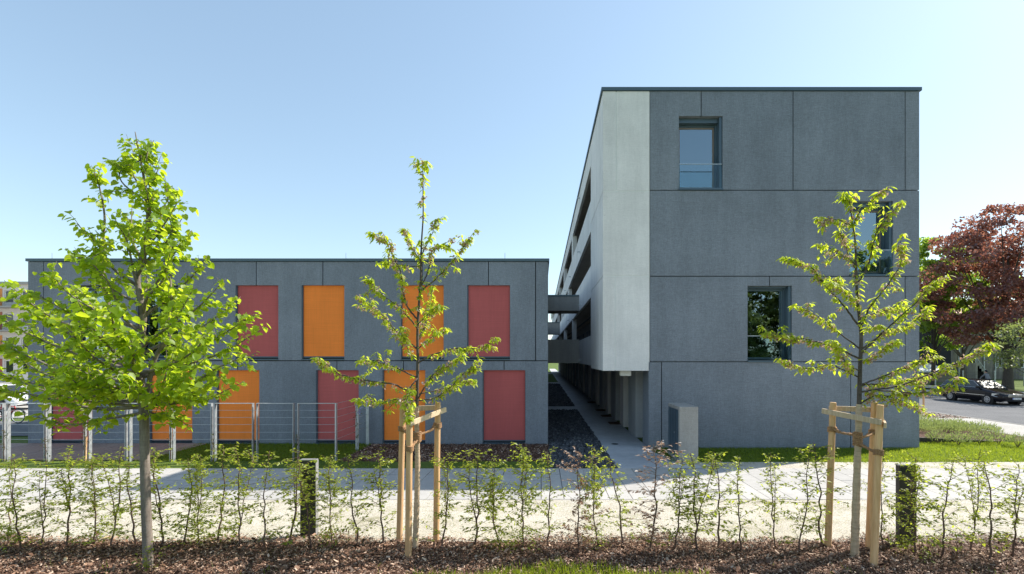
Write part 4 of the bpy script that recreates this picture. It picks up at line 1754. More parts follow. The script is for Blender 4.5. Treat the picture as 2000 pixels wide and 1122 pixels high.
# climbing plants on the fence
def climber(px, py, top_py, dd, label, lilac=False, n=60, stake=None):
    r = random.Random(int(px))
    d = FD + dd
    b = Vector((PX(px, d), d, 0.0))
    T = empty('climbing_plant', b, label, 'plant', 'climbing plants on the fence')
    h = PZ(top_py, d)
    LV = Leaves()
    mb = MB()
    for k in range(2):
        pts = [Vector((r.uniform(-.03, .03), r.uniform(-.02, .02), h * i / 7)) for i in range(8)]
        mb.tube(smooth_line(pts, 3), .005, 5)
    for i in range(n):
        z = h * r.uniform(.15, 1.0) ** .7
        o = rvec(r)
        p = Vector((r.gauss(0, .05), r.gauss(0, .04), z))
        s = r.uniform(.03, .06)
        LV.add(p, o, (r.uniform(-.6, .6), r.uniform(-.6, .6), 1), s, s * .7)
    mb.build('stem', M['twig'], T)
    LV.build('foliage', LANCE_V, LANCE_F, M['vine_leaf'], T)
    if lilac:
        L2 = Leaves()
        for i in range(26):
            L2.add(Vector((.09 + r.uniform(-.06, .05), r.uniform(-.04, .04), h * .86 + r.uniform(-.1, .1))), rvec(r), rvec(r), .05, .04)
        L2.build('flower', OVAL_V, OVAL_F, M['lilac'], T)
    if stake:
        mb = MB()
        mb.bar((.03, .0, 0), (.06, .0, .75), .03, .03)
        mb.build('cane', M['stake'], T)


climber(165, 900, 800, -.06, 'climbing plant with a wooden cane, third fence post pair', n=110, stake=True)
climber(89, 900, 855, -.06, 'thin reddish climbing plant at the second fence post pair', n=40)
climber(8, 900, 840, -.06, 'climbing plant on the leftmost fence posts', n=50)
climber(416, 890, 846, -.05, 'small climbing plant between fence and orange blind', n=34)
climber(333, 895, 845, -.05, 'twiggy climbing plant on the fence right of the lime trunk', n=30)
climber(580, 890, 848, -.05, 'dark climbing plant low on the fence near its corner', n=34)
climber(697, 885, 790, 1.55, 'tall climbing plant with lilac flowers on the fence return', True, n=60)

# ------------------------------------------------------------------ bark chips, grass, gravel, dry grass
def ground_frames(n, flat=.35, sc_l=(.02, .06), asp=(.25, .6), g=rng):
    a = g.uniform(0, 2 * np.pi, n)
    ax = np.stack([np.cos(a), np.sin(a), g.normal(0, flat, n)], 1)
    nn = np.stack([g.normal(0, flat, n), g.normal(0, flat, n), np.ones(n)], 1)
    l = g.uniform(*sc_l, n)
    return frames_from(ax, nn, l, l * g.uniform(*asp, n))


CH_V = [(-.5, 0, 0), (.5, .05, .12), (.4, 1, 0), (-.45, .95, .1)]
CH_F = [(0, 1, 2, 3)]


def chips(name, label, n, x0, x1, y0, y1, z, size, parent=None, pick=None):
    x = rng.uniform(x0, x1, n)
    y = rng.uniform(y0, y1, n)
    if pick is not None:
        k = pick(x, y)
        x, y = x[k], y[k]
    zz = np.array([gz(v) for v in y]) + rng.uniform(0, z, len(x)) + .004
    o = scatter(name, CH_V, CH_F, np.stack([x, y, zz], 1), ground_frames(len(x), .45, size), M['chip'])
    return setp(o, label, None, None, 'stuff')


def bed_edge(x, y):
    e = 7.45 + .10 * np.sin(x * 1.3) + .07 * np.sin(x * 3.7 + 1) + rng.normal(0, .06, len(x))
    return y < e


chips('bark_mulch', 'brown bark chips covering the bed under the hedge', 95000, -9.5, 8.2, 5.9, 7.75, .035, (.014, .042), pick=bed_edge)
chips('coarse_bark', 'larger pale bark pieces strewn over the mulch', 2600, -9.5, 8.2, 5.9, 7.7, .045, (.04, .085), pick=bed_edge)
chips('bark_litter', 'bark chips of the bed along the low building', 9000, -6.0, .25, 14.35, D2, .03, (.03, .07))


def grass(name, label, n, x0, x1, y0, y1, h, wd, pick=None, lean=.35, mat='grass'):
    x = rng.uniform(x0, x1, n)
    y = rng.uniform(y0, y1, n)
    if pick is not None:
        k = pick(x, y)
        x, y = x[k], y[k]
    m = len(x)
    z = np.array([gz(v) for v in y]) - .005
    ax = np.stack([rng.normal(0, lean, m), rng.normal(0, lean, m), np.ones(m)], 1)
    a = rng.uniform(0, 6.28, m)
    nn = np.stack([np.cos(a), np.sin(a), np.zeros(m)], 1)
    l = h * rng.uniform(.45, 1.25, m)
    F = frames_from(ax, nn, l, np.full(m, wd) * rng.uniform(.7, 1.3, m))
    o = scatter(name, [(-.5, 0, 0), (.5, 0, 0), (.28, .6, .8), (-.1, 1.0, 2.5)], [(0, 1, 2), (0, 2, 3)], np.stack([x, y, z], 1), F, M[mat])
    return setp(o, label, None, None, 'stuff')


def clumpy(thr, s=1.0):
    def f(x, y):
        v = np.sin(x * 2.1 * s + 1.3) * np.sin(y * 2.7 * s + .4) + .6 * np.sin(x * 5.3 * s) * np.cos(y * 4.1 * s + 2) + .5 * np.sin(x * 11 * s + y * 7 * s)
        return v + rng.normal(0, .35, len(x)) > thr
    return f


grass('lawn_grass', 'bright green lawn grass before the tall building', 60000, 3.8, 19.0, 14.2, 17.6, .075, .009)
grass('shaded_grass', 'green lawn grass behind the wire fence', 26000, -12.1, -6.0, 14.35, D2, .08, .01)
grass('edge_grass', 'thin patchy grass along the back of the pavement', 14000, -22, .25, PY1 + .02, 14.4, .05, .009, clumpy(.05, .8))
grass('verge_grass', 'sparse green tufts in the sandy verge', 30000, -10.5, 10, 7.35, 10.3, .035, .006, clumpy(.95))
grass('sand_edge_grass', 'sparse grass in the sandy edge by the lawn', 5000, 4.5, 17, PY1 + .05, 14.3, .05, .009, clumpy(.6))
grass('foreground_grass', 'tall green grass tufts at the bottom edge', 9000, -1.6, 2.1, 5.7, 6.62, .13, .007,
      lambda x, y: y < 6.26 + .18 * np.sin(x * 2.2 + .9) + .05 * np.sin(x * 9) + rng.normal(0, .05, len(x)), .4)
grass('foreground_tufts', 'few grass blades in the bark at the bottom edge', 3500, -7, 7, 5.9, 6.5, .10, .006, clumpy(1.3, 1.6), .4)

n = 16000
x, y = rng.uniform(-10, 10, n), rng.uniform(7.4, PY0 - .03, n)
o = scatter('dry_stalks', CH_V, CH_F, np.stack([x, y, np.array([gz(v) for v in y]) + .004], 1), ground_frames(n, .12, (.02, .06), (.05, .15)), M['straw'])
setp(o, 'dry grass stalks lying on the sandy verge', None, None, 'stuff')

ST_V = [(0, 0, .5), (.5, 0, .05), (.1, .5, 0), (-.5, .1, .08), (-.1, -.5, 0), (.25, .25, -.3), (-.25, -.2, -.3)]
ST_F = [(0, 1, 2), (0, 2, 3), (0, 3, 4), (0, 4, 1), (1, 5, 2), (3, 6, 4), (2, 5, 3), (4, 6, 1)]


def stones(name, label, n, x0, x1, y0, y1, s):
    x = rng.uniform(x0, x1, n)
    y = y0 + (y1 - y0) * rng.uniform(0, 1, n) ** 1.2
    ax = rng.normal(0, 1, (n, 3))
    nn = rng.normal(0, .45, (n, 3)) + np.array([0, 0, 1.0])
    l = rng.uniform(*s, n)
    o = scatter(name, ST_V, ST_F, np.stack([x, y, rng.uniform(-.02, .03, n)], 1), frames_from(ax, nn, l, l * rng.uniform(.6, 1.1, n)), M['stone'])
    return setp(o, label, None, None, 'stuff')


stones('slate_gravel', 'dark slate chunks filling the alley bed', 7500, .27, WX0 - .03, PY1 + .05, 28.2, (.06, .16))
stones('far_slate_gravel', 'dark slate chunks farther down the alley', 3500, .27, WX0 - .03, 30.5, 56, (.08, .2))

# ------------------------------------------------------------------ cars
def estate_car(loc, rz_, s, label, paint, plate=True):
    T = empty('parked_car', loc, label, 'car', None, rz=rz_)
    T.scale = (s, s, s)

    def loft(st, name, mat, smooth=True, parent=T):
        mb = MB()
        m = len(st[0])
        for sec in st:
            mb.v += sec
        for i in range(len(st) - 1):
            for j in range(m - 1):
                mb.f.append([i * m + j, i * m + j + 1, (i + 1) * m + j + 1, (i + 1) * m + j])
        mb.f.append(list(range(m)))
        mb.f.append([(len(st) - 1) * m + j for j in reversed(range(m))])
        return mb.build(name, mat, parent, smooth=smooth)

    def sec(y, zb, zt, w):
        h = [(w * .90, zb), (w * .97, zb + .10), (w, zb + (zt - zb) * .45), (w * .985, zb + (zt - zb) * .75), (w * .95, zt - .03), (w * .86, zt)]
        return [(x, y, z) for x, z in h] + [(0, y, zt + .015)] + [(-x, y, z) for x, z in reversed(h)]
    body = [sec(-2.36, .36, .60, .66), sec(-2.31, .24, .66, .78), sec(-2.15, .20, .72, .84), sec(-1.8, .19, .80, .865), sec(-1.3, .19, .90, .872),
            sec(-.95, .19, .96, .873), sec(0, .19, .97, .875), sec(1.2, .19, .985, .873), sec(1.9, .20, .99, .86), sec(2.2, .24, .97, .84), sec(2.32, .30, .90, .80), sec(2.36, .42, .80, .74)]
    loft(body, 'body', paint)

    def gsec(y, zt, wt):
        zb = .93
        k = (zt - zb)
        h = [(.80, zb), (.80 - (.80 - wt) * .55, zb + k * .55), (wt + .03, zt - .04), (wt - .07, zt)]
        return [(x, y, z) for x, z in h] + [(0, y, zt + .02)] + [(-x, y, z) for x, z in reversed(h)]
    cab = [gsec(-1.02, .95, .74), gsec(-.62, 1.20, .68), gsec(-.25, 1.395, .62), gsec(.2, 1.45, .61), gsec(.9, 1.46, .61), gsec(1.5, 1.43, .61), gsec(1.86, 1.37, .61), gsec(2.06, 1.2, .66), gsec(2.22, .97, .74)]
    loft(cab, 'cabin', paint)
    # windscreen and side glass a little proud of the cabin

    def wx(z):
        return .80 - (.80 - .64) * (z - .93) / (.46) + .012
    mb = MB()
    mb.face([(-.66, -1.03, .985), (.66, -1.03, .985), (.55, -.30, 1.40), (-.55, -.30, 1.40)])
    mb.build('windscreen', M['screen_glass'], T)
    mb = MB()
    mb.face([(-.64, 2.235, 1.02), (.64, 2.235, 1.02), (.54, 1.915, 1.36), (-.54, 1.915, 1.36)])
    mb.build('rear_window', M['car_glass'], T)
    for sx in (-1, 1):
        for pts in ([(-.80, 1.0), (.18, 1.0), (.18, 1.395), (-.22, 1.365), (-.52, 1.20)], [(.24, 1.0), (1.12, 1.01), (1.10, 1.39), (.24, 1.395)], [(1.18, 1.01), (2.02, 1.03), (1.80, 1.33), (1.16, 1.385)]):
            mb = MB()
            mb.face([(sx * wx(z), y, z) for y, z in pts])
            mb.build('side_window', M['car_glass'], T)
        mb = MB()
        L = [(-.86, .995), (2.06, 1.02), (1.82, 1.35), (1.1, 1.415), (.2, 1.42), (-.24, 1.385), (-.86, .995)]
        mb.tube([(sx * (wx(z) + .004), y, z) for y, z in L], .011, 5)
        mb.build('window_trim', M['chrome'], T)
        mb = MB()
        mb.bar((sx * .878, -1.25, .55), (sx * .878, 1.35, .57), .02, .035)
        mb.build('rub_strip', M['chrome'], T)
        mb = MB()
        mb.bar((sx * .62, -.1, 1.47), (sx * .62, 1.7, 1.45), .03, .03)
        mb.build('roof_rail', M['black'], T)
        mb = MB()
        mb.box(sx * .90 - .09, sx * .90 + .09, -.86, -.72, .98, 1.10)
        mb.build('mirror', paint, T, bevel=.03)
        mb = MB()
        mb.face([(sx * .86, -2.02, .50), (sx * .885, -1.70, .56), (sx * .882, -1.72, .70), (sx * .80, -2.12, .70), (sx * .74, -2.26, .66), (sx * .74, -2.33, .52)])
        mb.build('headlight', M['lamp_glass'], T)
        mb = MB()
        mb.box(sx * .79 - .08, sx * .79 + .08, 2.22, 2.35, .62, .92)
        mb.build('tail_light', M['tail_red'], T, bevel=.02)
        for (a, h) in ((.28, .80), (1.15, .82)):
            mb = MB()
            mb.box(sx * .876 - .012, sx * .876 + .012, a - .22, a - .06, h, h + .03)
            mb.build('door_handle', paint, T)
    mb = MB()
    mb.box(-.48, .48, -2.375, -2.30, .50, .66)
    gr = mb.build('grille', M['chrome'], T, bevel=.015)
    mb = MB()
    for i in range(4):
        mb.box(-.44, .44, -2.384, -2.37, .52 + i * .034, .54 + i * .034)
    mb.build('grille_slat', M['black'], gr)
    mb = MB()
    mb.torus((0, -2.385, .59), .055, .008, 'y', 20, 6)
    mb.build('badge', M['chrome'], gr)
    mb = MB()
    mb.box(-.7, .7, -2.37, -2.2, .26, .33)
    mb.build('air_intake', M['black'], T)
    if plate:
        mb = MB()
        mb.box(-.26, .26, -2.40, -2.385, .36, .47)
        pl = mb.build('number_plate', M['plate'], T)
        mb = MB()
        mb.box(-.26, -.215, -2.403, -2.401, .362, .468)
        mb.build('plate_band', M['plate_blue'], pl)
        mb = MB()
        for i in range(6):
            x = -.17 + i * .068 + (.02 if i > 1 else 0)
            mb.box(x, x + .012, -2.403, -2.401, .38, .45)
            mb.box(x + .013, x + .04, -2.403, -2.401, .38 + .03 * (i % 3), .39 + .03 * (i % 3))
        mb.build('plate_marks', M['black'], pl)
    for sx in (-1, 1):
        for y in (-1.42, 1.28):
            wh = empty('wheel', (sx * .78, y, .315), parent=T)
            mb = MB()
            mb.cyl((-.10, 0, 0), (.105, 0, 0), .39, 28)
            mb.build('wheel_arch', M['black'], wh)
            mb = MB()
            mb.torus((sx * .055, 0, 0), .245, .072, 'x', 28, 8)
            mb.build('tyre', M['black'], wh, smooth=True)
            mb = MB()
            mb.cyl((sx * .05, 0, 0), (sx * .12, 0, 0), .20, 24)
            hb = mb.build('rim', M['hub'], wh)
            mb = MB()
            for k in range(7):
                a = 2 * math.pi * k / 7
                c = Vector((sx * .118, .125 * math.cos(a), .125 * math.sin(a)))
                mb.cyl(c, c + Vector((sx * .006, 0, 0)), .032, 8)
            mb.build('rim_hole', M['black'], hb)
    return T


estate_car((30.35, 33.4, -.018), 0, 1.07, 'dark estate car parked at the kerb on the right, facing the viewer', M['car_black'])
estate_car((PX(5, 29.0), 29.0, 0.0), R(78), 1.0, 'white car at the far left behind the bicycle', M['car_white'])

# ------------------------------------------------------------------ bicycles
def bicycle(loc, rz_, label, paint, sc_=1.0):
    T = empty('bicycle', loc, label, 'bicycle', None, rz=rz_)
    T.scale = (sc_,) * 3
    rw_ = .34
    for y in (-.53, .53):
        wh = empty('wheel', (0, y, rw_), parent=T)
        mb = MB()
        mb.torus((0, 0, 0), rw_ - .018, .018, 'x', 36, 6)
        mb.build('tyre', M['black'], wh, smooth=True)
        mb = MB()
        mb.torus((0, 0, 0), rw_ - .045, .011, 'x', 36, 5)
        mb.build('rim', M['galv'], wh, smooth=True)
        mb = MB()
        for k in range(14):
            a = 2 * math.pi * k / 14
            mb.cyl((.015 * (-1) ** k, 0, 0), (0, (rw_ - .05) * math.cos(a), (rw_ - .05) * math.sin(a)), .0025, 4)
        mb.build('spoke', M['galv'], wh)
        mb = MB()
        mb.cyl((-.05, 0, 0), (.05, 0, 0), .022, 10)
        mb.build('hub', M['galv'], wh)
    bb, st, hd, ra, fa = (0, .08, .30), (0, .24, .82), (0, -.38, .78), (0, .53, rw_), (0, -.53, rw_)
    hd2 = (0, -.41, .66)
    mb = MB()
    for a, b in ((bb, st), (st, hd), (hd2, bb)):
        mb.cyl(a, b, .018, 10)
    for sx in (-.03, .03):
        mb.cyl((sx, bb[1], bb[2]), (sx, ra[1], ra[2]), .010, 8)
        mb.cyl((sx, st[1], st[2] - .05), (sx, ra[1], ra[2]), .009, 8)
    mb.cyl(hd, hd2, .022, 10)
    mb.build('frame', paint, T, smooth=True)
    mb = MB()
    for sx in (-.045, .045):
        mb.tube([(sx * .4, hd2[1], hd2[2]), (sx, hd2[1] - .02, hd2[2] - .06), (sx, fa[1], fa[2])], .011, 8)
    mb.build('fork', paint, T, smooth=True)
    mb = MB()
    mb.cyl(st, (0, .28, .93), .013, 8)
    mb.tube([(0, .16, .95), (0, .27, .965), (0, .38, .97)], [.025, .05, .075], 10)
    mb.build('saddle', M['black'], T, smooth=True)
    mb = MB()
    mb.cyl(hd, (0, -.36, .95), .013, 8)
    mb.tube([(-.29, -.22, .99), (-.2, -.36, .98), (0, -.38, .96), (.2, -.36, .98), (.29, -.22, .99)], .012, 8)
    mb.build('handlebar', M['galv'], T, smooth=True)
    mb = MB()
    mb.torus((.04, bb[1], bb[2]), .085, .006, 'x', 24, 5)
    mb.bar((.06, bb[1], bb[2]), (.06, bb[1] - .12, bb[2] - .12), .02, .02)
    mb.bar((-.06, bb[1], bb[2]), (-.06, bb[1] + .12, bb[2] + .12), .02, .02)
    mb.box(.06, .15, bb[1] - .16, bb[1] - .08, bb[2] - .135, bb[2] - .11)
    mb.box(-.15, -.06, bb[1] + .08, bb[1] + .16, bb[2] + .11, bb[2] + .135)
    mb.build('crank', M['dark_metal'], T)
    mb = MB()
    mb.bar((0, .36, .74), (0, .80, .74), .12, .015)
    mb.bar((0, .55, .36), (0, .62, .73), .015, .015)
    mb.build('carrier', M['dark_metal'], T)
    for y in (-.53, .53):
        mb = MB()
        arc = [(0, y + (rw_ + .03) * math.cos(a), rw_ + (rw_ + .03) * math.sin(a)) for a in [R(10 + i * 15) for i in range(11)]]
        for a, b in zip(arc[:-1], arc[1:]):
            mb.bar(a, b, .045, .006)
        mb.build('mudguard', M['dark_metal'], T)
    return T


bicycle((PX(13, 22.6), 22.6, 0), R(90), 'red bicycle standing left of the low building', M['bike_red'])

# cyclist beyond the street
cx, cy = PX(1925, 44.0), 44.0
bk = bicycle((cx, cy, .06), R(180), 'bicycle ridden by the person beyond the dark car', M['bike_black'], 1.02)


def skin_body(name, pts, edges, rad, mat, parent):
    me = bpy.data.meshes.new(name)
    me.from_pydata(pts, edges, [])
    o = link(name, me, mat, parent)
    md = o.modifiers.new('skin', 'SKIN')
    for v, r_ in zip(me.skin_vertices[0].data, rad):
        v.radius = r_ if hasattr(r_, '__len__') else (r_, r_)
    me.skin_vertices[0].data[0].use_root = True
    md.use_smooth_shade = True
    sb = o.modifiers.new('sub', 'SUBSURF')
    sb.levels = sb.render_levels = 2
    return o


# riding away from the camera (+y), hips on the saddle, hands on the bar
PE = empty('person', (cx, cy, .06), 'person in grey jacket and dark cap riding a bicycle beyond the dark car', 'person')
V_ = [(0, -.27, 1.02), (0, -.22, 1.20), (0, -.12, 1.42), (0, -.07, 1.52), (0, -.05, 1.60),
      (-.17, -.09, 1.46), (-.24, .12, 1.24), (-.27, .27, 1.03), (.17, -.09, 1.46), (.24, .12, 1.24), (.27, .27, 1.03),
      (-.09, -.25, .98), (-.12, .12, .78), (-.12, -.02, .38), (-.12, .12, .30), (.09, -.25, .98), (.12, .02, .60), (.12, -.16, .22), (.12, -.02, .15)]
E_ = [(0, 1), (1, 2), (2, 3), (3, 4), (2, 5), (5, 6), (6, 7), (2, 8), (8, 9), (9, 10), (0, 11), (11, 12), (12, 13), (13, 14), (0, 15), (15, 16), (16, 17), (17, 18)]
R_ = [(.16, .13), (.165, .13), (.17, .12), (.06, .06), (.055, .055), .075, .055, .042, .075, .055, .042, .10, .075, .055, .045, .10, .075, .055, .045]
skin_body('body', V_, E_, R_, M['jacket'], PE)
hm = MB()
bm_ = bmesh.new()
bmesh.ops.create_uvsphere(bm_, u_segments=18, v_segments=14, radius=1)
for v in bm_.verts:
    x, y, z = v.co
    yy_ = y * .108
    zz_ = z * .135
    if y > .5 and abs(x) < .3 and -.25 < z < .15:
        yy_ += .018
    v.co = (x * .085, yy_ + (.01 if z < -.3 and y > 0 else 0), zz_)
me = bpy.data.meshes.new('head')
bm_.to_mesh(me)
bm_.free()
me.polygons.foreach_set('use_smooth', [True] * len(me.polygons))
hd_ = link('head', me, M['skin'], PE, (0, -.02, 1.70), (0, 0, R(30)))
mb = MB()
for sx in (-1, 1):
    mb.box(sx * .035 - .012, sx * .035 + .012, .098, .108, .01, .026)
mb.box(-.025, .025, .100, .110, -.062, -.052)
mb.build('face', M['hair'], hd_)
mb = MB()
for sx in (-1, 1):
    mb.tube([(sx * .083, .0, -.03), (sx * .092, -.01, 0), (sx * .083, -.01, .03)], [.01, .016, .01], 6)
mb.build('ear', M['skin'], hd_)
bm_ = bmesh.new()
bmesh.ops.create_uvsphere(bm_, u_segments=18, v_segments=12, radius=1)
for v in bm_.verts:
    x, y, z = v.co
    v.co = (x * .102, y * .125 - .012, max(z, -.35 + .5 * y) * .135 + .035)
me = bpy.data.meshes.new('cap')
bm_.to_mesh(me)
bm_.free()
link('cap', me, M['hair'], PE, (0, -.02, 1.705), (0, 0, R(30)))
tm = MB()
for sx, k, f_ in ((-1, (-.12, .12, .78), (-.12, -.02, .38)), (1, (.12, .02, .60), (.12, -.16, .22))):
    tm.tube([(sx * .09, -.27, 1.0), (sx * .115, -.05, (1.0 + k[2]) / 2 + .01), k, ((k[0] + f_[0]) / 2, (k[1] + f_[1]) / 2, (k[2] + f_[2]) / 2), f_], [.125, .105, .085, .075, .062], 12)
tm.build('trousers', M['trousers'], PE, smooth=True)
for sx in (-1, 1):
    hb = MB()
    hb.tube([(sx * .27, .25, 1.04), (sx * .275, .29, 1.02), (sx * .275, .33, 1.01)], [.03, .042, .032], 8)
    for k in range(4):
        a = Vector((sx * (.235 + .022 * k), .33, 1.015))
        hb.tube([a, a + Vector((0, .035, -.01)), a + Vector((0, .035, -.04)), a + Vector((0, .01, -.05))], [.0105, .0105, .0095, .008], 6)
    hb.tube([(sx * .235, .29, 1.01), (sx * .215, .31, .99), (sx * .222, .32, .965)], [.012, .011, .009], 6)
    hb.build('hand', M['skin'], PE, smooth=True)

# ------------------------------------------------------------------ street side: lavender bed, sapling, trees, old house
LVB = Leaves()
r = random.Random(9)
strip('shrub_soil', 12.95, 18.7, 17.7, 27, .002, M['soil'])['kind'] = 'structure'
setp(bpy.data.objects['shrub_soil'], 'bark soil under the grey-green shrubs')


def tuft(L, c, rad, h, k, s=(.05, .12)):
    for _ in range(k):
        a = r.uniform(0, 6.28)
        q = math.sqrt(r.random()) * rad
        z = h * (1 - (q / rad) ** 2 * .6) * r.uniform(.25, 1)
        p = Vector((c[0] + q * math.cos(a), c[1] + q * math.sin(a), c[2] + z))
        ax = Vector((math.cos(a) * q / rad * .8, math.sin(a) * q / rad * .8, 1)) + rvec(r) * .3
        ll = r.uniform(*s)
        L.add(p, ax, rvec(r), ll, ll * .28)


for _ in range(260):
    c = (r.uniform(14.4, 18.6), r.uniform(18.6, 25.5), 0)
    if c[1] < 19.2 + (18.6 - c[0]) * .15:
        continue
    tuft(LVB, c, r.uniform(.25, .45), r.uniform(.25, .45), 130)
o = LVB.build('shrub_mass', OVAL_V, OVAL_F, M['lavender'], None)
setp(o, 'low grey-green shrub planting between tall building and street', None, None, 'stuff')
for k, (px, py, lab) in enumerate(((1832, 866, 'rounded grey-green shrub nearest the tall building'), (1872, 870, 'low grey-green shrub, second from the tall building'),
                                   (1912, 868, 'grey-green shrub in the middle of the bed front'), (1950, 868, 'grey-green shrub, second from the right edge'),
                                   (1988, 874, 'dark twiggy shrub at the right edge of the bed'))):
    b = on_ground(px, py)
    T = empty('shrub', b, lab, 'shrub', 'front shrubs of the side bed')
    L_ = Leaves()
    tuft(L_, (0, 0, .05), .34, .42, 420)
    L_.build('foliage', OVAL_V, OVAL_F, M['lavender'], T)['kind'] = 'stuff'
    mb = MB()
    for i in range(9):
        a = r.uniform(0, 6.28)
        mb.tube([(0, 0, -.02), (.08 * math.cos(a), .08 * math.sin(a), .14), (.2 * math.cos(a), .2 * math.sin(a), .3)], [.008, .006, .003], 5)
    mb.build('stem', M['twig'], T)
mb = MB()
mb.prism([(0, 0), (3.6, -.0), (3.6, .06), (0, .22)], 'y', 17.45, 17.55)
o = mb.build('edging_board', M['bollard'], None, loc=(12.95, 0, 0))
setp(o, 'dark edging board running from the tall building into the shrub bed', 'edging')

# staked street sapling
sb_ = Vector((21.35, 27.0, 0))
T = empty('street_sapling', sb_, 'thin staked sapling on the pavement near the dark car', 'tree')
mb = MB()
mb.tube([(0, 0, -.05), (.01, 0, 2.1)], .05, 10)
mb.build('stake', M['stake'], T)
mb = MB()
mb.bar((-.75, .1, 1.75), (.1, .0, 1.78), .03, .08)
mb.build('rail', M['rail'], T)
mb = MB()
mb.tube([(-.35, .2, 0), (-.33, .2, 1.5), (-.36, .22, 3.0)], [.03, .022, .01], 7)
mb.build('trunk', M['cherry_bark'], T)
x_, y_ = rng.uniform(-1.0, 1.0, 1500), rng.uniform(-1.2, 1.2, 1500)
o = scatter('bark_ring', CH_V, CH_F, np.stack([x_ + 20.7, y_ + 25.6, np.full(1500, .01)], 1), ground_frames(1500, .4, (.04, .09)), M['chip'])
setp(o, 'bark chips around the street sapling', None, None, 'stuff')


def far_tree(name, base, h, cr, label, mat, nl, ls, seed, trunk_h, tr_r, zc=.6, squash=1.0, group=None, bark='far_bark', nclump=130, forks=7):
    r_ = random.Random(seed)
    g_ = np.random.default_rng(seed)
    T = empty(name, base, label, 'tree', group)
    mb = MB()
    top = Vector((r_.uniform(-.2, .2), r_.uniform(-.2, .2), h * .72))
    ln = smooth_line([(0, 0, -.2), (.1, .05, trunk_h * .5), (0.0, 0, trunk_h), top], 6)
    mb.tube(ln, taper(len(ln), tr_r, tr_r * .15), 10)
    mb.build('trunk', M[bark], T, smooth=True)
    cz = h * zc
    rzv = h - cz
    cl = []
    while len(cl) < nclump:
        v = rvec(r_) * (r_.random() ** .33)
        if v.z < -.85:
            continue
        c = Vector((v.x * cr, v.y * cr, cz + v.z * (rzv if v.z > 0 else (cz - trunk_h * .75)) * squash))
        cl.append((c, r_.uniform(.10, .2) * cr))
    for i in range(forks * 3):
        c, _ = cl[r_.randint(0, len(cl) - 1)]
        a = ln[r_.randint(len(ln) // 3, len(ln) - 3)]
        mb = MB()
        mb.tube(smooth_line([a, a.lerp(c, .5) + Vector((0, 0, -.05 * cr)), c], 4), taper(9, tr_r * .28, .02), 6)
        mb.build('branch', M[bark], T, smooth=True)
    k = nl // nclump
    pos = np.concatenate([np.array(c)[None] + nrm(g_.normal(0, 1, (k, 3))) * (g_.uniform(0, 1, (k, 1)) ** .45) * rad * np.array([1.25, 1.25, .62]) for c, rad in cl])
    n_ = len(pos)
    ax = g_.normal(0, 1, (n_, 3)) + np.array([0, 0, -.4])
    nn = g_.normal(0, .7, (n_, 3)) + np.array([0, 0, .9])
    l = g_.uniform(ls * .6, ls * 1.3, n_)
    f = scatter('crown', QUAD_V, QUAD_F, pos, frames_from(ax, nn, l, l * .75), M[mat], T)
    f['kind'] = 'stuff'
    return T


far_tree('copper_tree', (PX(1968, 47), 47, .0), 17.8, 7.4, 'large copper-red tree beyond the street on the right', 'copper_leaf', 36000, .24, 4, 4.2, .55, .55, nclump=190, forks=9)
far_tree('green_tree', (PX(1822, 54), 54, 0), 16.3, 4.6, 'bright green tree beside the tall building, left of the copper tree', 'green_leaf', 15000, .30, 8, 4.6, .3, .58, nclump=110)
far_tree('green_tree', (PX(1880, 62), 62, 0), 17.5, 5.5, 'green tree half hidden behind the copper tree', 'green_leaf', 13000, .32, 12, 4.4, .3, .6, nclump=100)
far_tree('olive_tree', (PX(2062, 34), 34, 0), 6.4, 3.7, 'small pale olive-green tree reaching in at the right edge', 'olive_leaf', 5200, .15, 15, 1.8, .16, .62, nclump=90)
far_tree('green_tree', (PX(1800, 95), 95, 0), 17, 6.0, 'distant green tree low behind the street trunks', 'green_leaf', 9000, .5, 18, 3.5, .3, .55, nclump=80)

# old house behind the trees
OH = empty('old_house', (0, 68, 0), 'old grey-brown house with outside steps behind the street trees', 'house')
hx0, hx1 = PX(1862, 68), PX(2200, 68)
wins = [(hx0 + 2.2 + i * 3.6, hx0 + 3.4 + i * 3.6, 1.6, 3.6) for i in range(7)] + [(hx0 + 2.2 + i * 3.6, hx0 + 3.4 + i * 3.6, 5.0, 7.0) for i in range(7)]
cut_sheet((hx0, hx1, -.2, 8.6), wins, 0, .4).build('wall', M['old_wall'], OH)
mb = MB()
mb.box(hx0 + .01, hx1, .41, 9, -.2, 8.55)
mb.build('wall_core', M['joint'], OH)
mb = MB()
mb.prism([(-.5, 8.6), (9.5, 8.6), (4.5, 11.5)], 'x', hx0 - .5, hx1)
mb.build('roof', M['copper_panel'], OH)
for h in wins:
    wn_ = empty('window', parent=OH)
    mb = MB()
    for (p, q, a, b) in ((h[0], h[0] + .1, h[2], h[3]), (h[1] - .1, h[1], h[2], h[3]), (h[0] + .1, h[1] - .1, h[2], h[2] + .1), (h[0] + .1, h[1] - .1, h[3] - .1, h[3])):
        mb.box(p, q, .12, .2, a, b)
    mb.box((h[0] + h[1]) / 2 - .04, (h[0] + h[1]) / 2 + .04, .125, .195, h[2] + .1, h[3] - .1)
    mb.build('frame', M['white'], wn_)
    mb = MB()
    mb.box(h[0] + .1, h[1] - .1, .15, .17, h[2] + .1, h[3] - .1)
    mb.build('pane', M['car_glass'], wn_)
for k in range(6):
    mb = MB()
    x0 = PX(1903, 66) + k * .28
    mb.box(x0, x0 + .6, -2.2, -.8, 0, 2.3 - k * .38)
    mb.build('step', M['stairs'], OH)
mb = MB()
for k in range(6):
    x0 = PX(1903, 66) + k * .28
    mb.cyl((x0, -2.2, 2.3 - k * .38), (x0, -2.2, 3.2 - k * .38), .03, 6)
mb.bar((x0, -2.2, 3.2 - 5 * .38), (PX(1903, 66), -2.2, 3.2), .05, .05)
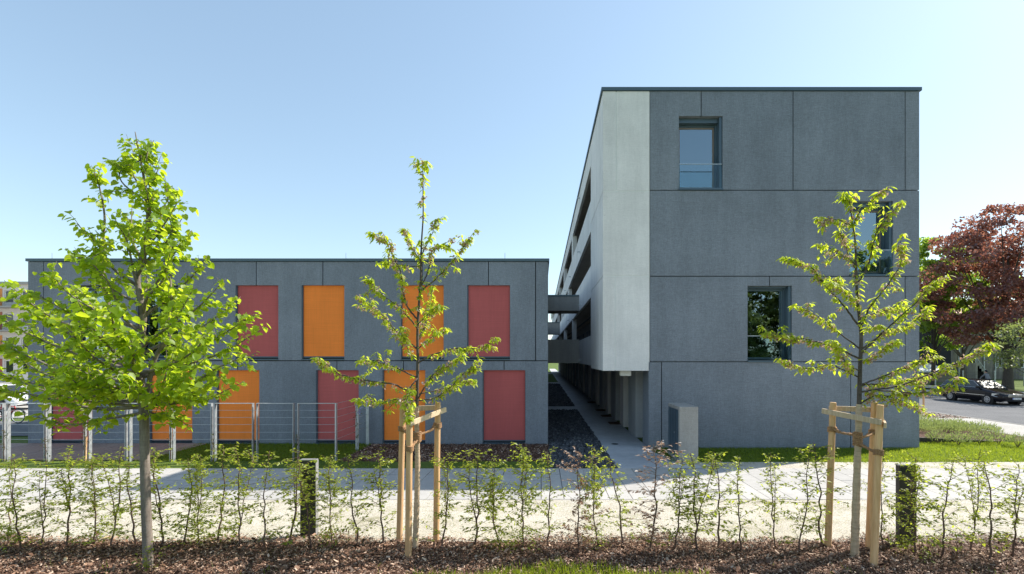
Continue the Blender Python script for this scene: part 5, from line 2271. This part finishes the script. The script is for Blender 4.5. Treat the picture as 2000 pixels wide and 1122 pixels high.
mb.build('step_railing', M['galv'], OH)
for px in (1872, 1921, 1943):
    mb = MB()
    mb.cyl((PX(px, 68), -.08, 0), (PX(px, 68), -.08, 8.4), .09, 8)
    mb.build('downpipe', M['galv'], OH)

# pale garage / tarp behind the trunks
GR = empty('white_shed', (PX(1826, 60), 60, 0), 'low grey shed with a bright white roof edge behind the tree trunks', 'shed')
mb = MB()
mb.box(-3.6, 2.3, 0, 4, -.1, 1.2)
mb.build('wall', M['old_wall'], GR)
mb = MB()
mb.prism([(-.2, 1.2), (4.2, 2.2), (4.2, 2.3), (-.2, 1.32)], 'x', -3.8, 2.5)
mb.build('roof', M['white'], GR)

# mesh fence beyond the street
MF = empty('mesh_fence', (0, 52, 0), 'grey wire mesh fence with pale posts behind the parked car', 'fence')
a0, a1 = PX(1790, 52), PX(2120, 52)
for px in (1765, 1827, 1881, 1943, 2000, 2060):
    mb = MB()
    mb.cyl((PX(px, 52), 0, -.1), (PX(px, 52), 0, 1.65), .06, 8)
    mb.build('post', M['galv'], MF)
mb = MB()
x = a0
while x < a1:
    mb.bar((x, .03, .05), (x, .03, 1.5), .008, .008)
    x += .10
for z in (.1, .45, .8, 1.15, 1.5):
    mb.bar((a0, .03, z), (a1, .03, z), .012, .012)
mb.build('mesh', M['dark_metal'], MF)

# trees behind the camera, seen only as reflections in the windows
for k, (x, y, h, lab) in enumerate(((22, -14, 12.2, 'green tree across the way mirrored in the second-floor window'),
                                    (30, -13, 13.6, 'taller green tree across the way mirrored in the window by the street corner'),
                                    (-37, -14, 10.0, 'green tree across the way mirrored in the bare windows of the low building'))):
    far_tree('green_tree', (x, y, .2), h, 4.4, lab, 'shade_leaf', 20000, .26, 50 + k, 1.4, .2, .5, nclump=150)

# ------------------------------------------------------------------ far left: apartment house
AH = empty('apartment_house', (0, 60, 0), 'pale apartment house with balconies far behind at the left edge', 'building')
ax0, ax1 = PX(-120, 60), PX(70, 60)
AT = PZ(556, 60)
wins = []
for fl in range(4):
    z = .6 + fl * 2.9
    for i in range(6):
        x = ax1 - 1.8 - i * 2.1
        wins.append((x, x + 1.1, z + .5, z + 2.1))
cut_sheet((ax0, ax1, -.2, AT), wins, 0, .3).build('wall', M['pale_wall'], AH)
mb = MB()
mb.box(ax0, ax1 - .01, .31, 11, -.2, AT - .02)
mb.build('wall_core', M['pale_wall'], AH)
mb = MB()
mb.box(ax0 - .4, ax1 + .3, -.4, 11.2, AT, AT + .3)
mb.build('roof', M['raw_concrete'], AH)
for k, h in enumerate(wins):
    wn_ = empty('window', parent=AH)
    mb = MB()
    for (p, q, a, b) in ((h[0], h[0] + .09, h[2], h[3]), (h[1] - .09, h[1], h[2], h[3]), (h[0] + .09, h[1] - .09, h[2], h[2] + .09), (h[0] + .09, h[1] - .09, h[3] - .09, h[3])):
        mb.box(p, q, .1, .18, a, b)
    mb.build('frame', M['white'], wn_)
    mb = MB()
    mb.box(h[0] + .09, h[1] - .09, .13, .15, h[2] + .09, h[3] - .09)
    mb.build('pane', M['car_glass'], wn_)
    if k % 2 == 0:
        mb = MB()
        mb.box(h[1] + .05, h[1] + .75, -.03, -.002, h[2] - .4, h[3] + .2)
        mb.build('infill_panel', M['orange_panel' if k % 4 == 0 else 'copper_panel'], AH)
for fl in range(1, 4):
    z = .6 + fl * 2.9
    bl = empty('balcony', parent=AH)
    mb = MB()
    mb.box(ax0 + 1, ax1 - .2, -1.4, -.004, z - .15, z + .02)
    mb.build('slab', M['raw_concrete'], bl)
    mb = MB()
    x = ax0 + 1
    while x < ax1 - .2:
        mb.bar((x, -1.35, z + .02), (x, -1.35, z + 1.0), .02, .02)
        x += .14
    mb.bar((ax0 + 1, -1.35, z + 1.0), (ax1 - .2, -1.35, z + 1.0), .05, .05)
    mb.build('railing', M['dark_metal'], bl)

# small things in the bark
b = on_ground(128, 1097)
mb = MB()
mb.tube([(-.045, .05, .02), (.0, 0, .03), (.05, -.06, .02)], [.02, .022, .019], 8)
setp(mb.build('wood_offcut', M['rail'], None, loc=b), 'short pale piece of wood lying in the bark mulch', 'wood')
